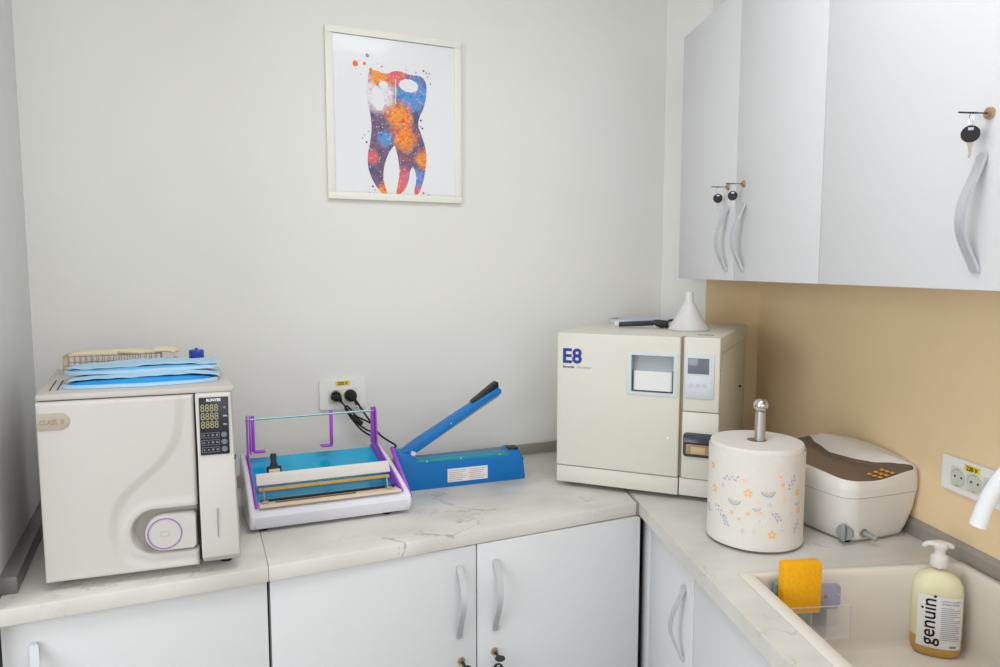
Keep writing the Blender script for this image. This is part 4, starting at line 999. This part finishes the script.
# ------------------------------------------------------------------ ultrasonic cleaner
US_A = R(-4)
us = thing('ultrasonic_cleaner', 'white ultrasonic cleaner with brown sunken top by the beige wall', 'cleaning machine', (1.335, 1.098, CT), US_A)
def us_ring(z, grow, n=64, zfun=None):
    """rounded barrel-sided plan: narrow ends, wider middle"""
    x0, x1, y0, y1 = -0.004, 0.199, 0.0, 0.296
    pts = []
    r_ = 0.030
    base = rrect(x0, x1, y0, y1, r_, 8)
    # densify
    P = []
    for i in range(len(base)):
        a = Vector(base[i]); b = Vector(base[(i+1) % len(base)]); k = max(1, int((b-a).length/0.008))
        for j in range(k): P.append(tuple(a.lerp(b, j/k)))
    out = []
    mx, my = (x0+x1)/2, (y0+y1)/2
    for x, y in P:
        u = (x-mx)/(x1-x0)*2; v = (y-my)/(y1-y0)*2
        X = x + grow*u + 0.012*u*(1-v*v); Y = y + grow*v*0.8 + 0.004*v*(1-u*u)
        Z = z if zfun is None else zfun(u, v)
        out.append((X, Y, Z))
    return out
def ustop(u, v):     # height of the rim: u left(-1)..right(1), v near(-1)..far(1)
    h = 0.164 + 0.006*math.sin((v+1)/2*PI*0.75)
    dip = 0.012*math.exp(-((u+0.15)/0.55)**2) * max(0, min(1, (-v-0.3)/0.5))
    dipl = 0.012*max(0, -u)*(1-((v+1)/2)**0.7)
    hump = 0.016*max(0, u)**1.0*math.sin((v+1)/2*PI*0.78)**0.9
    return h - dip - dipl + hump
levels = [(0.004, -0.020), (0.010, -0.014), (0.030, -0.006), (0.070, 0.004), (0.112, 0.010)]
mb = MB(); mb.loft([us_ring(z, g) for z, g in levels], True, True)
mb.build('lower_shell', whitep_m, us, smooth=60)
mb = MB()
lv = [(0.1135, 0.0105), (0.130, 0.0110)]
rings = [us_ring(z, g) for z, g in lv] + [us_ring(0, 0.011, zfun=lambda u, v: ustop(u, v)-0.022), us_ring(0, 0.008, zfun=lambda u, v: ustop(u, v)-0.004), us_ring(0, 0.005, zfun=ustop)]
mb.loft(rings, True, False)
mb.build('upper_shell', whitep_m, us, smooth=60)
MB().loft([us_ring(0.1115, 0.0095), us_ring(0.1140, 0.0095)]).build('seam', greyp_m, us, smooth=60)
# top surface: grid in (u,v) mapped by the same plan, brown sunken strip and white right-hand hump
mb = MB(); NU, NV = 48, 72
x0, x1, y0, y1 = -0.004, 0.199, 0.0, 0.296; mx, my = (x0+x1)/2, (y0+y1)/2
def usxy(u, v):
    # square -> rounded square mapping
    lim = 1.0
    au, av = abs(u), abs(v)
    X = mx+u*(x1-x0)/2; Y = my+v*(y1-y0)/2
    # pull the corners in (corner radius 0.03)
    r_ = 0.030; hx_, hy_ = (x1-x0)/2-r_, (y1-y0)/2-r_
    dx, dy = abs(X-mx)-hx_, abs(Y-my)-hy_
    if dx > 0 and dy > 0:
        m_ = max(dx, dy); L_ = math.hypot(dx, dy)
        k = m_/L_; X = mx+math.copysign(hx_+dx*k, X-mx); Y = my+math.copysign(hy_+dy*k, Y-my)
    uu = (X-mx)/(x1-x0)*2; vv = (Y-my)/(y1-y0)*2; g = 0.005
    return X+g*uu+0.012*uu*(1-vv*vv), Y+g*vv*0.8+0.004*vv*(1-uu*uu), uu, vv
def bnd(v):   # left edge of the white hump as a function of v
    t_ = (v+1)/2
    K = ((0, 0.97), (0.06, 0.92), (0.14, 0.64), (0.24, 0.28), (0.36, 0.06), (0.55, 0.0), (0.8, 0.25), (1.0, 0.6))
    for (a, p), (b, q_) in zip(K, K[1:]):
        if t_ <= b + 1e-9:
            k = (t_-a)/(b-a); k = k*k*(3-2*k)*0.4+k*0.6; return p+(q_-p)*k
    return K[-1][1]
G = []
for j in range(NV+1):
    row = []
    for i in range(NU+1):
        v = -1+2*j/NV; h2 = NU//2
        u = -1+(bnd(v)+1)*i/h2 if i <= h2 else bnd(v)+(1-bnd(v))*(i-h2)/h2
        X, Y, uu, vv = usxy(u, v); z = ustop(uu, vv)
        sdist = bnd(v)-u
        edge = min(1-abs(u), (1-abs(v))*1.6)
        if sdist > -1e-6:
            z -= 0.008*min(1, sdist/0.10)*min(1, edge/0.05)
        else:
            z += 0.010*math.sin(PI*min(1, max(0, (-sdist)/(max(0.05, 1-bnd(v))))))*min(1, edge/0.3)
        row.append(mb.bm.verts.new((X, Y, z)))
    G.append(row)
for j in range(NV):
    for i in range(NU):
        f = mb.bm.faces.new((G[j][i], G[j][i+1], G[j+1][i+1], G[j+1][i]))
        f.material_index = 1 if (0 < i < NU//2 and 0 < j) else 0
mb.build('lid_top', [whitep_m, umbr_m], us, smooth=50)
# keypad on the near right of the top
for a_ in range(3):
    for b_ in range(3):
        u = 0.02+0.17*b_-0.03*a_; v = -0.86+0.075*a_
        X, Y, uu, vv = usxy(u, v); z = ustop(uu, vv)-0.0078
        mb = MB(); mb.lathe([(0.0052, 0), (0.0050, 0.0022), (0.0038, 0.0028), (0.0, 0.0028)], 16, (X, Y, z)); mb.build('button', orange_m, us)
# drain valve dial and spout on the near face
vd = MB(); Mv = Matrix.Translation((0.000, 0.014, 0.0285)) @ Matrix.Rotation(R(-58), 4, 'Z')
cyl_t = MB(); cyl_y(cyl_t, 0, 0, 0.012, -0.004, 0.0175, 32)
cyl_t.box(-0.005, 0.005, -0.014, -0.005, -0.017, 0.022, bev=0.002)
for v in cyl_t.bm.verts: v.co = Mv @ v.co
cyl_t.build('drain_dial', greyp_m, us)
mb = MB(); mb.tube([(0.044, 0.012, 0.026), (0.044, 0.000, 0.026)], 0.0105, 20); mb.tube([(0.044, 0.0, 0.026), (0.050, -0.016, 0.023), (0.054, -0.026, 0.020)], 0.0065, 14)
mb.build('drain_spout', greyp_m, us)
mb = MB(); mb.box(0.022, 0.140, 0.004, 0.012, 0.0145, 0.0300, bev=0.003); mb.build('front_ledge', whitep_m, us)
for fx_, fy_ in ((0.02, 0.03), (0.145, 0.03), (0.02, 0.27), (0.145, 0.27)):
    MB().lathe([(0.010, 0), (0.011, 0.005)], 16, (fx_, fy_, 0)).build('foot', rubber_m, us)

# ------------------------------------------------------------------ sink  (local x toward camera, y into the wall; origin at u=0,o=0)
sk = thing('sink', 'warm white composite sink set in the right worktop', 'sink', rp(0, 0, CT), RW)
def rl(x0, x1, y0, y1, r_, z, seg=6): return [(x, y, z) for x, y in rrect(x0, x1, y0, y1, r_, seg)]
mb = MB()
mb.loft([rl(0.160, 0.720, -0.504, 0.003-0.006, 0.006, 0.0004), rl(0.160, 0.720, -0.504, -0.003, 0.006, 0.0035), rl(0.1625, 0.7175, -0.5015, -0.0055, 0.005, 0.0060),
         rl(0.1750, 0.5550, -0.4790, -0.020, 0.008, 0.0060), rl(0.1780, 0.5520, -0.4755, -0.0225, 0.010, 0.0030), rl(0.1790, 0.5510, -0.4745, -0.0235, 0.012, -0.010),
         rl(0.1840, 0.5460, -0.4690, -0.0290, 0.022, -0.145), rl(0.1880, 0.5420, -0.4650, -0.0330, 0.026, -0.160), rl(0.1980, 0.5320, -0.4550, -0.0430, 0.030, -0.1685), rl(0.330, 0.400, -0.30, -0.23, 0.030, -0.1705)], False, True)
# underside skin so that the bowl is a closed shell
mb.loft([rl(0.160, 0.720, -0.504, -0.003, 0.006, 0.0004), rl(0.1745, 0.5555, -0.4785, -0.0190, 0.012, 0.0002), rl(0.1745, 0.5555, -0.4785, -0.0190, 0.012, -0.172), rl(0.20, 0.53, -0.45, -0.05, 0.03, -0.176)], False, True)
mb.build('basin', sink_m, sk, smooth=45)
MB().lathe([(0.038, -0.1700), (0.038, -0.1675), (0.030, -0.1668), (0.0, -0.1680)], 32, (0.365, -0.265, 0)).build('drain', steel_m, sk)

# faucet (outside the frame except for its spout)
fc = thing('faucet', 'white glossy faucet whose spout end reaches over the sink', 'faucet', rp(-0.640, 0.075, CT+0.006), RW)
wf = mat('white_ceramic', (238, 240, 242), .2, noise=.005, coat=.5)
MB().lathe([(0.030, 0), (0.030, 0.006), (0.024, 0.010), (0.021, 0.014), (0.021, 0.12), (0.018, 0.13)], 32).build('column', wf, fc)
mb = MB()
# local x toward camera; tip lies further from the camera (negative x) and out over the bowl (negative y)
mb.tube([(0, 0, 0.12), (0, 0, 0.26), (-0.010, -0.006, 0.315), (-0.060, -0.035, 0.352), (-0.125, -0.085, 0.345), (-0.172, -0.120, 0.300), (-0.192, -0.135, 0.245), (-0.202, -0.142, 0.192)], lambda t: 0.0130+0.0012*max(0, (t-.85)/.15), 20, smooth=3)
mb.build('spout', wf, fc)
mb = MB(); mb.tube([(0.018, 0, 0.085), (0.05, 0, 0.10), (0.085, 0, 0.125)], 0.007, 14, smooth=1); mb.build('lever', wf, fc)

# soap bottle
sb = thing('soap_bottle', 'pump bottle of amber soap standing in the sink', 'soap bottle', (1.386, 0.922, CT-0.170), R(-45))
def sel(a, b, z, n=56, e=2.6, cx_=0):
    out = []
    for i in range(n):
        t_ = 2*PI*i/n; c, s = math.cos(t_), math.sin(t_)
        out.append((cx_+a*math.copysign(abs(c)**(2/e), c), b*math.copysign(abs(s)**(2/e), s), z))
    return out
bprof = [(0.038, 0.024, 0.001), (0.045, 0.029, 0.005), (0.0480, 0.0315, 0.020), (0.0480, 0.0315, 0.10), (0.0475, 0.031, 0.135), (0.0455, 0.030, 0.152), (0.038, 0.026, 0.166), (0.025, 0.020, 0.175), (0.0140, 0.0140, 0.180), (0.0130, 0.0130, 0.190)]
mb = MB(); mb.loft([sel(a, b, z, e=2.4 if z < .17 else 2.0) for a, b, z in bprof])
mb.build('bottle_body', soapb_m, sb, smooth=60)
mb = MB(); mb.loft([sel(a*0.965, b*0.95, z+0.0005, e=2.4) for a, b, z in bprof[:3]] + [sel(0.0462, 0.030, 0.040, e=2.4)])
mb.build('liquid', amber_m, sb, smooth=60)
mb = MB(); mb.loft([sel(0.0462, 0.0300, 0.041, e=2.4)] + [sel(a*0.965, b*0.955, z, e=2.4 if z < .17 else 2.0) for a, b, z in bprof[3:9]]); mb.build('soap_film', pale_m, sb, smooth=60)
# label wraps the front
def lab_strip(x0, x1, z0, z1, off, n=24):
    t = MB(); A = []
    for zz in (z0, z1):
        row = []
        for i in range(n+1):
            x = x0+(x1-x0)*i/n; a, b = 0.0480, 0.0315
            y = -b*(1-abs(x/a)**2.4)**(1/2.4) - off; row.append(t.bm.verts.new((x, y, zz)))
        A.append(row)
    for i in range(n): t.bm.faces.new((A[0][i], A[0][i+1], A[1][i+1], A[1][i]))
    return t
lab = lab_strip(-0.0385, 0.0410, 0.024, 0.134, 0.0006).build('label', label_m, sb)
tx = text('brand_lettering', 'genuin.', 0.0390, ink_m, lab, Matrix.Translation((-0.0080, -0.0312, 0.0290)) @ Matrix.Rotation(R(90), 4, 'X') @ Matrix.Rotation(R(90), 4, 'Z'), bold=0.0, sx=0.98)
tb = bmesh.new()
for ox_, oz_ in ((0, 0), (0.0007, 0), (0, 0.0007), (0.0007, 0.0007)):
    c_ = tx.data.copy(); c_.transform(Matrix.Translation((ox_, 0, oz_))); tb.from_mesh(c_)
bmesh.ops.triangulate(tb, faces=tb.faces)
bmesh.ops.subdivide_edges(tb, edges=[e for e in tb.edges if e.calc_length() > 0.003], cuts=3, use_grid_fill=True); tb.to_mesh(tx.data); tb.free()
for v in tx.data.vertices:
    v.co.y = -0.0315*(1-abs(v.co.x/0.0480)**2.4)**(1/2.4) - 0.0011
t1 = text('label_heading', 'LOTION LAVANT', 0.0048, ink_m, lab, front(0.0025, -0.0325, 0.1240), sx=0.90)
t2 = text('label_heading', 'ANTIBACTERIEN', 0.0048, ink_m, lab, front(0.0025, -0.0325, 0.1180), sx=0.90)
for t_ in (t1, t2):
    for v in t_.data.vertices: v.co.y = -0.0315*(1-abs(v.co.x/0.0480)**2.4)**(1/2.4) - 0.0011
mb = MB()
for k in range(17):
    x1_ = 0.033-(0.006 if k % 5 == 3 else 0)-(0.012 if k in (0, 5) else 0); z_ = 0.111-k*0.0042
    t = lab_strip(0.0025, x1_+0.004, z_, z_+0.0012, 0.0011, 8); mb.merge(t.bm, None, 0)
mb.merge(lab_strip(0.020, 0.032, 0.0280, 0.0330, 0.0011, 8).bm, None, 0)
mb.build('label_small_print', grayink_m, lab, smooth=0)
mb = MB(); mb.lathe([(0.0155, 0.187), (0.0165, 0.189), (0.0165, 0.206), (0.0140, 0.211), (0.0105, 0.213), (0.0100, 0.224), (0.0110, 0.228)], 32)
pm = mb.build('pump_collar', whitep_m, sb)
mb = MB(); mb.loft([[(x, y, z) for x, y, z in lp] for lp in (
    sel(0.010, 0.010, 0.222, 32, 2), sel(0.0150, 0.0120, 0.228, 32, 2), sel(0.0165, 0.0125, 0.233, 32, 2.2, -0.001), sel(0.0145, 0.0110, 0.238, 32, 2.2, -0.001), sel(0.008, 0.006, 0.2405, 32, 2))])
mb.tube([(-0.008, 0, 0.2325), (-0.020, 0, 0.2335), (-0.027, 0, 0.2300), (-0.030, 0, 0.2255)], lambda t: 0.0065-0.0025*t, 14, smooth=1)
mb.tube([(0.008, 0, 0.2345), (0.018, 0, 0.2330), (0.023, 0, 0.2290)], lambda t: 0.0062-0.002*t, 14, smooth=1)
mb.build('pump_head', whitep_m, sb)
MB().tube([(0, 0, 0.186), (0.002, 0, 0.10), (0.006, 0, 0.012)], 0.0022, 8).build('dip_tube', whitep_m, sb)

# sponge holder on the far wall of the sink, sponge and scourer in it
# local frame: x toward camera (so far wall of the bowl at x=0.179), y into the wall
HX = 0.1815
sh = thing('sponge_holder', 'clear plastic caddy with lavender suction pad on the far sink wall', 'sponge holder', rp(0, 0, CT), RW)
pads = rrect(-0.452, -0.292, -0.072, -0.018, 0.012, 5)
mb = MB(); mb.loft([[(x, y, z) for y, z in pads] for x in (HX, HX+0.003)]); mb.build('suction_pad', lav_m, sh)
mb = MB(); t_ = 0.0016
yA, yB, zA, zB, xa, xb = -0.448, -0.300, -0.108, -0.040, HX+0.0035, HX+0.052
mb.box(xb-t_, xb, yA, yB, zA, zB); mb.box(xa, xb-t_, yA, yA+t_, zA, zB); mb.box(xa, xb-t_, yB-t_, yB, zA, zB); mb.box(xa, xb-t_, yA+t_, yB-t_, zA, zA+t_)
mb.box(xa, xb-t_, -0.352, -0.3505, zA+t_, zB); mb.box(xa, xa+t_, yA+t_, yB-t_, zA+t_, zB+0.020)
mb.build('caddy_box', clear_m, sh)
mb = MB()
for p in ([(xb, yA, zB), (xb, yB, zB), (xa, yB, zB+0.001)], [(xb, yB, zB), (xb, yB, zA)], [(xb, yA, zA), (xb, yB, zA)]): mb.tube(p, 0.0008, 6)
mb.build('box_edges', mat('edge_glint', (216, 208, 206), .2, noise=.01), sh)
mb = MB(); mb.tube([(HX+0.003, -0.325, -0.045), (HX+0.006, -0.325, -0.045)], 0.003, 12); mb.build('pad_pin', brass_m, sh)
sc_ = MB(); sc_.box(0, 0.016, -0.040, 0.040, 0, 0.102, bev=0.004)
s1 = sc_.build('scourer', scour_m, loc=rp(-(xa+0.0025), 0.4060, CT-0.1035), rotz=RW); tag(s1, 'grey-green scouring pad behind the yellow sponge in the sink caddy', 'scouring pad')
s1.rotation_euler = (0, 0, RW)
sp = MB(); sp.box(0, 0.026, -0.040, 0.040, 0, 0.104, bev=0.004)
s2 = sp.build('sponge', sponge_m, loc=rp(-(xa+0.0210), 0.403, CT-0.054), rotz=RW); tag(s2, 'bright yellow sponge standing upright in the clear sink caddy', 'sponge')

# unseen ceiling lamp, added as a housing for the overhead fill
cl = thing('added_ceiling_lamp', 'unseen rectangular lamp added for fill light above the middle of the room', 'lamp', (0.35, 0.75, CEIL))
MB().box(-0.62, 0.62, -0.32, 0.32, -0.06, 0, bev=0.005).build('housing', whitep_m, cl)
